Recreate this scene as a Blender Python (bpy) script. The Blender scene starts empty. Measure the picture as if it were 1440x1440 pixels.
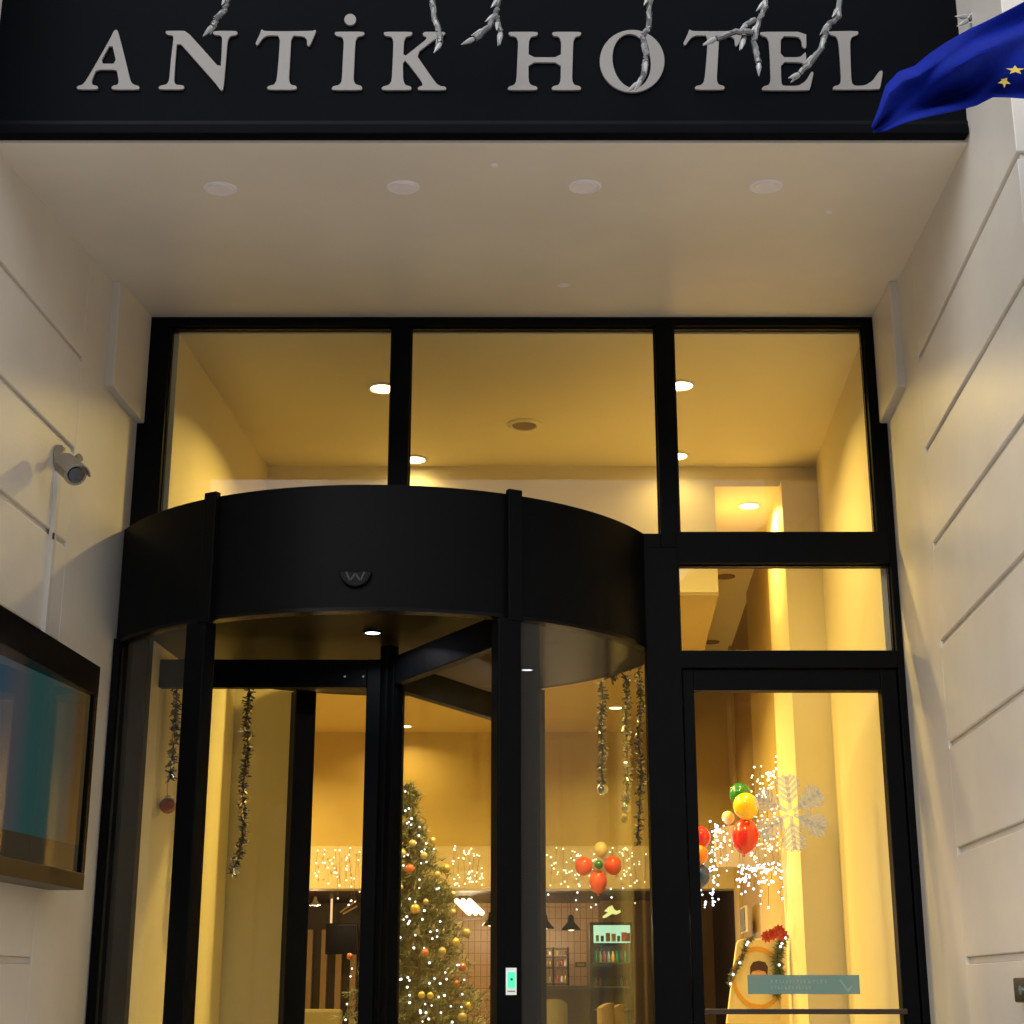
import bpy, bmesh, math, random
from mathutils import Vector, Matrix
R = math.radians
random.seed(7)
S = bpy.context.scene
C = S.collection
# ------------------------------------------------------------------ camera
EYE, PITCH, F = 1.5, R(16.8), 2219.0
cam = bpy.data.cameras.new('camera'); camo = bpy.data.objects.new('camera', cam); C.objects.link(camo)
camo.location = (0, 0, EYE); camo.rotation_euler = (R(90) + PITCH, 0, 0)
cam.sensor_width = 36; cam.lens = F / 1440 * 36; cam.clip_start = .05; cam.clip_end = 600
S.camera = camo
CP, SP = math.cos(PITCH), math.sin(PITCH)
def at(px, py, Y):
    """point of the place seen at photo pixel (px,py) on the vertical plane at distance Y"""
    u = (px - 720) / F; v = (720 - py) / F
    d = Vector((u, CP - v * SP, SP + v * CP)); p = d * (Y / d.y)
    return Vector((p.x, p.y, p.z + EYE))
def atz(px, py, z):
    u = (px - 720) / F; v = (720 - py) / F
    d = Vector((u, CP - v * SP, SP + v * CP)); p = d * ((z - EYE) / d.z)
    return Vector((p.x, p.y, z))
SK = .063                                   # the recess walls run slightly askew of the facade
def xr(Y): return 1.41 + SK * (Y - 5.58)
def xl(Y): return -1.41 + SK * (Y - 5.58)
def xri(Y): return 1.365 + SK * (Y - 5.66)
def xli(Y): return -1.29 + SK * (Y - 5.66)
# ------------------------------------------------------------------ materials
def mat(name, col, rough=.5, metal=0, spec=.5, noise=0, nscale=8, bump=0, bscale=60, emit=None, estr=0, coat=0, trans=0, col2=None, sub=None):
    m = bpy.data.materials.new(name); m.use_nodes = True
    nt = m.node_tree; b = nt.nodes['Principled BSDF']
    b.inputs['Base Color'].default_value = (*col, 1); b.inputs['Roughness'].default_value = rough
    b.inputs['Metallic'].default_value = metal; b.inputs['Specular IOR Level'].default_value = spec
    b.inputs['Coat Weight'].default_value = coat
    if emit: b.inputs['Emission Color'].default_value = (*emit, 1); b.inputs['Emission Strength'].default_value = estr
    tc = nt.nodes.new('ShaderNodeTexCoord')
    if noise:
        n = nt.nodes.new('ShaderNodeTexNoise'); n.inputs['Scale'].default_value = nscale; n.inputs['Detail'].default_value = 6
        n.inputs['Roughness'].default_value = .6
        nt.links.new(tc.outputs['Object'], n.inputs['Vector'])
        r = nt.nodes.new('ShaderNodeValToRGB'); r.color_ramp.elements[0].position = .3; r.color_ramp.elements[1].position = .7
        c2 = col2 or tuple(c * (1 - noise) for c in col)
        r.color_ramp.elements[0].color = (*c2, 1); r.color_ramp.elements[1].color = (*[min(1, c * (1 + noise * .4)) for c in col], 1)
        nt.links.new(n.outputs['Fac'], r.inputs['Fac']); nt.links.new(r.outputs['Color'], b.inputs['Base Color'])
        ma = nt.nodes.new('ShaderNodeMapRange'); ma.inputs['To Min'].default_value = max(0, rough - .08); ma.inputs['To Max'].default_value = min(1, rough + .08)
        nt.links.new(n.outputs['Fac'], ma.inputs['Value']); nt.links.new(ma.outputs['Result'], b.inputs['Roughness'])
    if bump:
        n2 = nt.nodes.new('ShaderNodeTexNoise'); n2.inputs['Scale'].default_value = bscale; n2.inputs['Detail'].default_value = 4
        nt.links.new(tc.outputs['Object'], n2.inputs['Vector'])
        bp = nt.nodes.new('ShaderNodeBump'); bp.inputs['Strength'].default_value = bump; bp.inputs['Distance'].default_value = .004
        nt.links.new(n2.outputs['Fac'], bp.inputs['Height']); nt.links.new(bp.outputs['Normal'], b.inputs['Normal'])
    return m
def emitter(name, col, s):
    m = bpy.data.materials.new(name); m.use_nodes = True; nt = m.node_tree; nt.nodes.clear()
    o = nt.nodes.new('ShaderNodeOutputMaterial'); e = nt.nodes.new('ShaderNodeEmission')
    e.inputs['Color'].default_value = (*col, 1); e.inputs['Strength'].default_value = s
    nt.links.new(e.outputs[0], o.inputs[0]); return m
def glass(name, tint=(1, 1, 1), refl=1.0, ior=1.5, haze=0):
    m = bpy.data.materials.new(name); m.use_nodes = True; nt = m.node_tree; nt.nodes.clear()
    o = nt.nodes.new('ShaderNodeOutputMaterial'); t = nt.nodes.new('ShaderNodeBsdfTransparent'); t.inputs[0].default_value = (*tint, 1)
    g = nt.nodes.new('ShaderNodeBsdfGlossy'); g.inputs['Roughness'].default_value = .015
    lw = nt.nodes.new('ShaderNodeLayerWeight'); lw.inputs[0].default_value = .5
    f = nt.nodes.new('ShaderNodeMath'); f.operation = 'POWER'; f.inputs[1].default_value = 5
    nt.links.new(lw.outputs['Facing'], f.inputs[0])
    mm = nt.nodes.new('ShaderNodeMath'); mm.operation = 'MULTIPLY_ADD'; mm.inputs[1].default_value = .55 * refl; mm.inputs[2].default_value = .035 * refl
    mx = nt.nodes.new('ShaderNodeMixShader')
    nt.links.new(f.outputs[0], mm.inputs[0]); nt.links.new(mm.outputs[0], mx.inputs[0])
    nt.links.new(t.outputs[0], mx.inputs[1]); nt.links.new(g.outputs[0], mx.inputs[2])
    if haze:
        d = nt.nodes.new('ShaderNodeBsdfDiffuse'); d.inputs[0].default_value = (.6, .6, .6, 1)
        m2 = nt.nodes.new('ShaderNodeMixShader'); m2.inputs[0].default_value = haze
        nt.links.new(mx.outputs[0], m2.inputs[1]); nt.links.new(d.outputs[0], m2.inputs[2]); nt.links.new(m2.outputs[0], o.inputs[0])
    else: nt.links.new(mx.outputs[0], o.inputs[0])
    return m
def translucent(name, col, alpha, rough=.6):
    m = bpy.data.materials.new(name); m.use_nodes = True; b = m.node_tree.nodes['Principled BSDF']
    b.inputs['Base Color'].default_value = (*col, 1); b.inputs['Alpha'].default_value = alpha; b.inputs['Roughness'].default_value = rough
    return m
M = {}
M['plaster'] = mat('plaster', (.71, .67, .61), .42, noise=.09, nscale=2.6, bump=.10, bscale=90)
M['soffit'] = mat('soffit', (.78, .735, .675), .45, noise=.10, nscale=1.2)
M['inwall'] = mat('interior_plaster', (.76, .67, .43), .55, noise=.04, nscale=1.5, bump=.1)
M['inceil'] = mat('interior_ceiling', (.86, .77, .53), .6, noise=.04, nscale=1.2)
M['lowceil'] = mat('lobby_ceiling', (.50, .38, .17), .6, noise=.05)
M['gold'] = mat('gold_wall', (.43, .32, .125), .5, noise=.10, nscale=3)
M['goldd'] = mat('brown_panel', (.24, .15, .05), .5, noise=.1)
M['cream'] = mat('cream_band', (.50, .42, .29), .6, noise=.08, nscale=12)
M['black'] = mat('black_metal', (.0030, .0034, .0042), .45, spec=.07, noise=.2, nscale=20)
M['blackgloss'] = mat('black_gloss', (.003, .003, .0035), .25, spec=.12)
M['sign'] = mat('sign_panel', (.0028, .0034, .0054), .55, spec=.03, noise=.25, nscale=3)
M['letter'] = mat('letter_acrylic', (.25, .232, .222), .5, noise=.06, nscale=30)
M['letteredge'] = mat('letter_return', (.62, .60, .58), .3, metal=.3)
M['paving'] = mat('paving', (.55, .535, .52), .8, noise=.25, nscale=6, bump=.3)
M['floor'] = mat('lobby_floor', (.62, .56, .46), .3, noise=.15)
M['dark'] = mat('dark_wood', (.035, .020, .012), .45, noise=.3, nscale=10)
M['slat'] = mat('slat_wood', (.40, .27, .12), .5, noise=.15, nscale=12)
M['white'] = mat('white_plastic', (.75, .74, .72), .35)
M['conduit'] = mat('conduit_plastic', (.60, .575, .53), .4)
M['camgrey'] = mat('camera_housing', (.30, .27, .22), .35, metal=.2, noise=.1)
M['lens'] = mat('camera_lens', (.02, .02, .05), .08, coat=1)
M['spotoff'] = mat('frosted_lens', (.90, .86, .92), .45)
M['ventm'] = mat('vent_grille', (.24, .18, .11), .6)
M['tree'] = mat('tree_needles', (.065, .085, .066), .75, noise=.5, nscale=22, col2=(.17, .185, .155))
M['trunk'] = mat('tree_trunk', (.08, .05, .03), .8, noise=.3)
M['tinsel'] = mat('silver_tinsel', (.62, .60, .58), .22, metal=.9)
M['tinseld'] = mat('dark_tinsel', (.10, .10, .09), .35, metal=.6)
M['bgold'] = mat('gold_bauble', (.50, .38, .12), .3, metal=.6)
M['bred'] = mat('red_bauble', (.34, .07, .05), .35, metal=.2, coat=.3)
M['bpale'] = mat('pale_gold_bauble', (.30, .26, .17), .45, metal=.2)
M['bsilver'] = mat('silver_bauble', (.6, .6, .6), .15, metal=.9)
M['balred'] = mat('red_balloon', (.62, .02, .03), .25, coat=.6)
M['baldred'] = mat('coral_balloon', (.72, .09, .06), .3, coat=.5)
M['balyel'] = mat('yellow_balloon', (.82, .56, .02), .25, coat=.6)
M['balgrn'] = mat('green_balloon', (.01, .17, .05), .25, coat=.6)
M['balor'] = mat('orange_balloon', (.85, .25, .02), .3, coat=.5)
M['balblu'] = mat('blue_balloon', (.02, .06, .30), .3, coat=.5)
M['balcr'] = mat('cream_balloon', (.75, .66, .40), .3, coat=.5)
M['flag'] = mat('flag_cloth', (.003, .016, .27), .9, spec=.15, noise=.35, nscale=9, bump=.4, bscale=120)
M['star'] = mat('flag_star', (.75, .55, .08), .7)
M['bulbplastic'] = mat('clear_bulb_plastic', (.36, .36, .365), .15, spec=.7, coat=.6)
M['cableclear'] = mat('clear_cable', (.14, .14, .145), .25, spec=.8, coat=.5)
M['warmbulb'] = emitter('warm_fairy_bulb', (1, .80, .5), 3.2)
M['coolbulb'] = emitter('cool_fairy_bulb', (.88, .90, 1), 3.6)
M['warmlens'] = emitter('warm_downlight_lens', (1, .78, .36), 14)
M['coollens'] = emitter('cool_downlight_lens', (.86, .86, 1), 7)
M['wire'] = mat('thin_wire', (.05, .045, .03), .5)
M['seat'] = mat('chair_fabric', (.12, .10, .055), .8, noise=.15, nscale=30)
M['wood'] = mat('chair_wood', (.20, .14, .07), .4, noise=.2, nscale=20)
M['tilew'] = None
M['paneglass'] = glass('window_glass', (.95, .95, .93), .6)
M['curveglass'] = glass('curved_glass', (.93, .94, .91), 1.0, haze=.008)
M['wingglass'] = glass('wing_glass', (.95, .95, .93), .45)
M['frost'] = translucent('snowflake_film', (.66, .68, .62), .38)
M['teal'] = translucent('teal_sticker', (.18, .32, .28), .82)
M['tealtxt'] = translucent('sticker_print', (.38, .52, .46), .7)
M['stickgreen'] = mat('green_light', (.10, .75, .45), .4, emit=(.10, 1, .55), estr=.5)
M['stickwhite'] = mat('sticker_white', (.85, .85, .82), .4, emit=(.8, 1, .9), estr=.18)
M['board'] = mat('cream_board', (.80, .66, .36), .5, noise=.04)
M['orange'] = mat('orange_paint', (.72, .36, .03), .5)
M['skin'] = mat('face_paint', (.80, .42, .22), .5)
M['hair'] = mat('hair_paint', (.06, .02, .012), .5)
M['garland'] = mat('green_garland', (.06, .10, .035), .6, noise=.5, nscale=30, col2=(.15, .15, .07))
M['petal'] = mat('red_petals', (.40, .03, .02), .6)
def brickmat(name, c1, c2, mortar, sc):
    m = bpy.data.materials.new(name); m.use_nodes = True; nt = m.node_tree; b = nt.nodes['Principled BSDF']
    tc = nt.nodes.new('ShaderNodeTexCoord'); mp = nt.nodes.new('ShaderNodeMapping'); mp.inputs['Rotation'].default_value = (R(90), 0, 0)
    br = nt.nodes.new('ShaderNodeTexBrick'); br.inputs['Color1'].default_value = (*c1, 1); br.inputs['Color2'].default_value = (*c2, 1)
    br.inputs['Mortar'].default_value = (*mortar, 1); br.inputs['Scale'].default_value = sc; br.inputs['Mortar Size'].default_value = .03
    br.inputs['Brick Width'].default_value = .5; br.inputs['Row Height'].default_value = .9; br.offset = .0
    nt.links.new(tc.outputs['Object'], mp.inputs[0]); nt.links.new(mp.outputs[0], br.inputs[0]); nt.links.new(br.outputs[0], b.inputs['Base Color'])
    b.inputs['Roughness'].default_value = .3
    return m
M['tilew'] = brickmat('wall_tiles', (.55, .36, .22), (.50, .32, .19), (.25, .15, .10), 9)
# display screen: teal picture that gives off a little light behind a glossy front
def screenmat():
    m = bpy.data.materials.new('display_picture'); m.use_nodes = True; nt = m.node_tree; b = nt.nodes['Principled BSDF']
    tc = nt.nodes.new('ShaderNodeTexCoord'); sp = nt.nodes.new('ShaderNodeSeparateXYZ'); nt.links.new(tc.outputs['Generated'], sp.inputs[0])
    r = nt.nodes.new('ShaderNodeValToRGB'); e = r.color_ramp.elements
    e[0].position = 0; e[0].color = (.004, .07, .16, 1); e[1].position = 1; e[1].color = (.075, .045, .014, 1)
    for p, c in ((.45, (.008, .07, .12)), (.60, (.07, .07, .075)), (.68, (.02, .075, .07)), (.82, (.035, .07, .06)), (.91, (.06, .06, .045)), (.94, (.075, .045, .014))):
        q = e.new(p); q.color = (*c, 1)
    nt.links.new(sp.outputs['Y'], r.inputs['Fac'])
    r2 = nt.nodes.new('ShaderNodeValToRGB'); e2 = r2.color_ramp.elements; e2[0].position = .13; e2[0].color = (.14, .085, .02, 1); e2[1].position = .155; e2[1].color = (1, 1, 1, 1)
    nt.links.new(sp.outputs['Z'], r2.inputs['Fac'])
    mx = nt.nodes.new('ShaderNodeMix'); mx.data_type = 'RGBA'
    lt = nt.nodes.new('ShaderNodeMath'); lt.operation = 'LESS_THAN'; lt.inputs[1].default_value = .15; nt.links.new(sp.outputs['Z'], lt.inputs[0])
    nt.links.new(lt.outputs[0], mx.inputs[0]); nt.links.new(r.outputs[0], mx.inputs[6]); mx.inputs[7].default_value = (.045, .035, .018, 1)  # brown band along the bottom: a reflection put into the screen colour
    b.inputs['Base Color'].default_value = (.01, .01, .01, 1); b.inputs['Roughness'].default_value = .03
    b.inputs['Specular IOR Level'].default_value = 1.0
    nt.links.new(mx.outputs[2], b.inputs['Emission Color']); b.inputs['Emission Strength'].default_value = .5
    return m
M['screen'] = screenmat()
# ------------------------------------------------------------------ mesh helpers
class MB:
    def __init__(s): s.v = []; s.f = []; s.mi = []; s.cur = 0
    def add(s, vs, fs):
        o = len(s.v); s.v += [tuple(v) for v in vs]; s.f += [tuple(i + o for i in f) for f in fs]; s.mi += [s.cur] * len(fs); return s
    def box(s, x0, x1, y0, y1, z0, z1):
        return s.add([(x0, y0, z0), (x1, y0, z0), (x1, y1, z0), (x0, y1, z0), (x0, y0, z1), (x1, y0, z1), (x1, y1, z1), (x0, y1, z1)],
                     [(0, 3, 2, 1), (4, 5, 6, 7), (0, 1, 5, 4), (1, 2, 6, 5), (2, 3, 7, 6), (3, 0, 4, 7)])
    def hexa(s, a, b):
        """two quads (lists of four points) joined"""
        return s.add(list(a) + list(b), [(3, 2, 1, 0), (4, 5, 6, 7), (0, 1, 5, 4), (1, 2, 6, 5), (2, 3, 7, 6), (3, 0, 4, 7)])
    def wallbox(s, fx, y0, y1, z0, z1, t, side):
        """slab whose face follows fx(Y); its body lies on the side +1/-1"""
        a = [(fx(y0), y0, z0), (fx(y1), y1, z0), (fx(y1), y1, z1), (fx(y0), y0, z1)]
        b = [(p[0] + side * t, p[1], p[2]) for p in a]
        return s.hexa(a, b)
    def prism(s, poly, off):
        n = len(poly); off = Vector(off)
        s.add([Vector(p) for p in poly] + [Vector(p) + off for p in poly],
              [tuple(range(n))[::-1], tuple(range(n, 2 * n))] + [(i, (i + 1) % n, n + (i + 1) % n, n + i) for i in range(n)]); return s
    def tube(s, pts, r, n=8, cap=True):
        pts = [Vector(p) for p in pts]; k = len(pts); rr = r if isinstance(r, (list, tuple)) else [r] * k
        vs = []; up = Vector((0.13, .21, 1)).normalized()
        for i, p in enumerate(pts):
            t = (pts[min(i + 1, k - 1)] - pts[max(i - 1, 0)]).normalized()
            a = t.cross(up)
            if a.length < .05: a = t.cross(Vector((1, 0, 0)))
            a.normalize(); b = t.cross(a)
            for j in range(n):
                w = 2 * math.pi * j / n; vs.append(p + (a * math.cos(w) + b * math.sin(w)) * rr[i])
        fs = [(i * n + j, i * n + (j + 1) % n, (i + 1) * n + (j + 1) % n, (i + 1) * n + j) for i in range(k - 1) for j in range(n)]
        if cap: fs += [tuple(range(n))[::-1], tuple(range((k - 1) * n, k * n))]
        return s.add(vs, fs)
    def arc(s, cx, cy, r0, r1, z0, z1, a0, a1, n=48):
        """curved slab between angles (degrees)"""
        full = abs(a1 - a0) >= 359.9
        vs = []
        for i in range(n + (0 if full else 1)):
            a = R(a0 + (a1 - a0) * i / n)
            for r, z in ((r0, z0), (r1, z0), (r1, z1), (r0, z1)): vs.append((cx + r * math.cos(a), cy + r * math.sin(a), z))
        k = len(vs) // 4; fs = []
        for i in range(n):
            j = (i + 1) % k
            for q in range(4): fs.append((4 * i + q, 4 * j + q, 4 * j + (q + 1) % 4, 4 * i + (q + 1) % 4))
        if not full: fs += [(0, 1, 2, 3), tuple(4 * (k - 1) + q for q in (3, 2, 1, 0))]
        return s.add(vs, fs)
    def disc(s, c, r, h, n=32, rot=None):
        """short cylinder centred at c, axis z (or rotated)"""
        mtx = rot or Matrix.Identity(3); c = Vector(c)
        vs = [c + mtx @ Vector((r * math.cos(2 * math.pi * j / n), r * math.sin(2 * math.pi * j / n), z)) for z in (-h / 2, h / 2) for j in range(n)]
        return s.add(vs, [tuple(range(n))[::-1], tuple(range(n, 2 * n))] + [(j, (j + 1) % n, n + (j + 1) % n, n + j) for j in range(n)])
    def lathe(s, prof, c=(0, 0, 0), n=24, rot=None):
        mtx = rot or Matrix.Identity(3); c = Vector(c); k = len(prof)
        vs = [c + mtx @ Vector((r * math.cos(2 * math.pi * j / n), r * math.sin(2 * math.pi * j / n), z)) for r, z in prof for j in range(n)]
        fs = [(i * n + j, i * n + (j + 1) % n, (i + 1) * n + (j + 1) % n, (i + 1) * n + j) for i in range(k - 1) for j in range(n)]
        return s.add(vs, fs)
    def sphere(s, c, r, n=16, m=10, sq=(1, 1, 1)):
        prof = [(max(r * math.sin(math.pi * i / m), 1e-5), -r * math.cos(math.pi * i / m)) for i in range(m + 1)]
        o = len(s.v); s.lathe(prof, (0, 0, 0), n)
        for i in range(o, len(s.v)):
            v = s.v[i]; s.v[i] = (c[0] + v[0] * sq[0], c[1] + v[1] * sq[1], c[2] + v[2] * sq[2])
        return s
    def mesh(s, name, mats, smooth=False):
        me = bpy.data.meshes.new(name); me.from_pydata(s.v, [], s.f)
        for m in (mats if isinstance(mats, list) else [mats]): me.materials.append(m)
        me.polygons.foreach_set('material_index', s.mi)
        bm = bmesh.new(); bm.from_mesh(me); bmesh.ops.recalc_face_normals(bm, faces=bm.faces); bm.to_mesh(me); bm.free()
        if smooth:
            me.shade_smooth()
            me.set_sharp_from_angle(angle=R(40))
        me.update(); return me
    def build(s, name, mats, parent=None, smooth=False, bevel=0):
        o = bpy.data.objects.new(name, s.mesh(name, mats, smooth)); C.objects.link(o)
        if parent:
            o.parent = parent; o.matrix_parent_inverse = Matrix.Translation(parent.location).inverted() if parent.location.length else Matrix.Identity(4)
        if bevel:
            b = o.modifiers.new('edge', 'BEVEL'); b.width = bevel; b.segments = 2; b.limit_method = 'ANGLE'; b.angle_limit = R(50)
        return o
def tag(o, label, cat, group=None):
    o['label'] = label; o['category'] = cat
    if group: o['group'] = group
    return o
def thing(name, loc, label, cat, group=None):
    o = bpy.data.objects.new(name, None); C.objects.link(o); o.location = loc; o.empty_display_size = .1
    return tag(o, label, cat, group)
def dup(o, parent, loc=None, rot=None, scale=None):
    c = o.copy(); C.objects.link(c)
    if parent is not None: c.parent = parent; c.matrix_parent_inverse = Matrix.Translation(parent.location).inverted()
    if loc is not None: c.location = loc
    if rot is not None: c.rotation_euler = rot
    if scale is not None: c.scale = scale
    return c
def inst(name, me, loc, parent=None, scale=1, rot=(0, 0, 0)):
    o = bpy.data.objects.new(name, me); C.objects.link(o); o.location = loc; o.rotation_euler = rot
    o.scale = (scale,) * 3 if not isinstance(scale, (tuple, list)) else scale
    if parent: o.parent = parent; o.matrix_parent_inverse = Matrix.Translation(parent.location).inverted()
    return o
# ------------------------------------------------------------------ ground
g = MB().box(-60, 60, -60, 5.5, -.3, -.004).build('pavement', M['paving']); g['kind'] = 'structure'
g = MB().box(-60, 60, 5.5, 60, -.3, -.008).build('ground', M['paving']); g['kind'] = 'structure'
# ------------------------------------------------------------------ house across the street
OB = thing('street_house', (0, -12, 0), 'plain dark rendered house standing across the street behind the viewer', 'building')
M['facade'] = mat('house_render', (.10, .09, .08), .8, noise=.2, nscale=2)
mb = MB(); xs = [-22 + 4 * i for i in range(12)]
mb.box(-24, 24, -13, -12.3, 0, 7.5).build('wall', M['facade'], OB)
for i, x in enumerate(xs[:-1]):
    for z in (.9, 3.9):
        wd = MB().box(x + 1.2, x + 2.6, -12.29, -12.22, z, z + 1.7).build('window', mat('window_surround', (.25, .24, .22), .7) if i == 0 and z < 1 else bpy.data.materials['window_surround'], OB)
        MB().box(x + 1.3, x + 2.5, -12.215, -12.2, z + .1, z + 1.6).build('pane', bpy.data.materials.get('house_pane') or mat('house_pane', (.02, .02, .025), .1), wd)
# ------------------------------------------------------------------ the building
B = thing('hotel_building', (0, 5.6, 0), 'pale plastered hotel building with a deep recessed entrance and lit lobby', 'building')
GZ = [EYE + h for h in (-1.215, -.89, -.57, -.245, .08, .405, .73, 1.055, 1.38, 1.705, 2.03)]
def recess_wall(fx, side):
    mb = MB(); yg, ye = 4.95, 5.66; yf = 3.58; gw = .021; gd = .011; ztop = 5.2
    mb.wallbox(fx, yg, ye, 0, ztop, .25, side)
    z = 0
    for k, gz in enumerate(GZ + [ztop]):
        z1 = gz - gw / 2 if gz != ztop else ztop
        mb.wallbox(fx, yf, yg, z, z1, .25, side)
        if gz != ztop:
            # chamfered channel between two courses
            f2 = lambda Y: fx(Y) + side * gd
            mb.wallbox(f2, yf + gd, yg, z1, z1 + gw, .25 - gd, side)
            z = z1 + gw
    # the pier's street face
    x0 = fx(yf); x1 = x0 + side * .9
    mb.box(min(x0 + side * .25, x1), max(x0 + side * .25, x1), yf, yf + .3, 0, ztop)
    return mb
def recess_courses(fx, side):
    return recess_wall(fx, side).build('side_wall', M['plaster'], B, bevel=.003)
recess_courses(xr, 1); recess_courses(xl, -1)
# soffit, slightly sloping to the street
zs0, zs1 = EYE + 2.335, EYE + 2.475
mb = MB(); y0, y1 = 4.05, 5.66
mb.hexa([(xl(y0) - .02, y0, zs0), (xr(y0) + .02, y0, zs0), (xr(y1) + .02, y1, zs1), (xl(y1) - .02, y1, zs1)],
        [(xl(y0) - .02, y0, zs0 + .5), (xr(y0) + .02, y0, zs0 + .5), (xr(y1) + .02, y1, zs1 + .5), (xl(y1) - .02, y1, zs1 + .5)])
mb.build('soffit', M['soffit'], B)
# raised blocks beside the frame head
for fx, sd in ((xl, 1), (xr, -1)):
    mb = MB(); ya, yb = 5.19, 5.575; zb = EYE + 2.03; t = .03
    f3 = lambda Y: fx(Y) + sd * t
    zt = lambda Y: zs0 + (zs1 - zs0) * (Y - 4.05) / 1.61
    a = [(f3(ya), ya, zb), (f3(yb), yb, zb), (f3(yb), yb, zt(yb)), (f3(ya), ya, zt(ya))]
    b = [(p[0] - sd * (t + .01), p[1], p[2]) for p in a]
    mb.hexa(a, b); mb.build('wall_block', M['plaster'], B, bevel=.004)
# facade above the soffit (behind the sign)
MB().box(-3.2, 3.2, 4.12, 4.5, zs0 + .2, 5.2).build('upper_wall', M['plaster'], B)
# vestibule
ZC = EYE + 2.43; YB = 7.28; YW = 7.2; ZL = EYE + 1.785
MB().wallbox(xli, 5.66, YB, EYE + 1.61, ZC + .1, .2, -1).build('interior_wall', M['inwall'], B)
xlo = lambda Y: -1.39 + SK * (Y - 5.66)
MB().wallbox(xlo, 5.66, YB, 0, EYE + 1.608, .1, -1).build('interior_wall', M['inwall'], B)
mb = MB(); mb.wallbox(xri, 5.66, YW, 0, ZC + .1, .2, 1).build('interior_wall', M['inwall'], B)
mb = MB(); mb.box(-1.7, 2.0, 5.66, YB + .6, ZC, ZC + .1).build('vestibule_ceiling', M['inceil'], B)
NX = lambda Y: .98 + SK * (Y - YB)          # left edge of the raised ceiling strip
YBACK = 11.46
mb = MB()
a = [(-3.3, YB, ZL), (NX(YB), YB, ZL), (NX(YBACK), YBACK, ZL), (-3.3, YBACK, ZL)]
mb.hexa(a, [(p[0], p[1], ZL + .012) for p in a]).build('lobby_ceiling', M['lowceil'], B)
a2 = [(p[0], p[1], ZL + .014) for p in a]
MB().hexa(a2, [(p[0], p[1], ZC + .05) for p in a2]).build('bulkhead', M['inceil'], B)
ZN = EYE + 2.33
MB().box(.9, 2.0, YB + .01, YBACK + .1, ZN, ZC - .002).build('ceiling_strip', M['inceil'], B)
# return walls either side of the lobby opening
MB().box(-1.40, -.955, YB + .005, YB + .31, 0, ZL - .002).build('return_wall', M['inwall'], B)
mb = MB(); f4 = lambda Y: 1.29 + SK * (Y - YW)
a = [(f4(YW), YW, 0), (2.1, YW, 0), (2.1, 8.0, 0), (f4(8.0), 8.0, 0)]
mb.hexa(a, [(p[0], p[1], ZN) for p in a]).build('return_wall', M['inwall'], B)
# lobby side wall in vertical panels
f5 = lambda Y: 1.30 + SK * (Y - YW)
ys = [8.0, 9.45, 11.0, 11.46]
for k in range(3):
    MB().wallbox((lambda Y: f5(Y) + .02) if k % 2 else f5, ys[k] + .002, ys[k + 1], 0, ZN, .15, 1).build('wall_panel', M['goldd'] if k % 2 == 1 else M['gold'], B)
MB().box(-3.5, -3.3, YB, 15.2, 0, 3.6).build('lobby_wall', M['gold'], B)
MB().box(-1.40, -3.3, YB + .31, YB + .36, 0, ZL - .002).build('lobby_wall', M['inwall'], B)
ZO = EYE + .673; ZBND = EYE + .968
MB().box(-3.3, 2.2, YBACK, YBACK + .2, ZBND, ZC).build('lobby_back_wall', M['gold'], B)
MB().box(-3.3, 2.2, YBACK - .06, YBACK + .2, ZO, ZBND - .002).build('cream_band', M['cream'], B)
# bar room beyond
MB().box(-3.3, 2.2, YBACK + .2, 15, 2.235, 2.35).build('bar_ceiling', M['dark'], B)
MB().box(-.95, .78, 14.6, 14.75, 0, 2.235).build('tiled_wall', M['tilew'], B)
MB().box(-3.3, -.95, 14.6, 14.75, 0, 2.235).build('bar_wall', M['dark'], B)
MB().box(.78, 2.2, 14.2, 14.75, 0, 2.235).build('bar_wall', M['goldd'], B)
MB().box(1.75, 2.2, YBACK + .2, 14.2, 0, 2.235).build('bar_wall', M['dark'], B)
mb = MB()
for i in range(13):
    x = -2.6 + i * .13; mb.box(x, x + .05, 14.5, 14.598, .05, 2.0)
mb.build('wall_slats', M['slat'], B)
MB().box(-3.5, 3, 5.66, 15.2, -.1, .0).build('lobby_floor', M['floor'], B)
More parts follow.
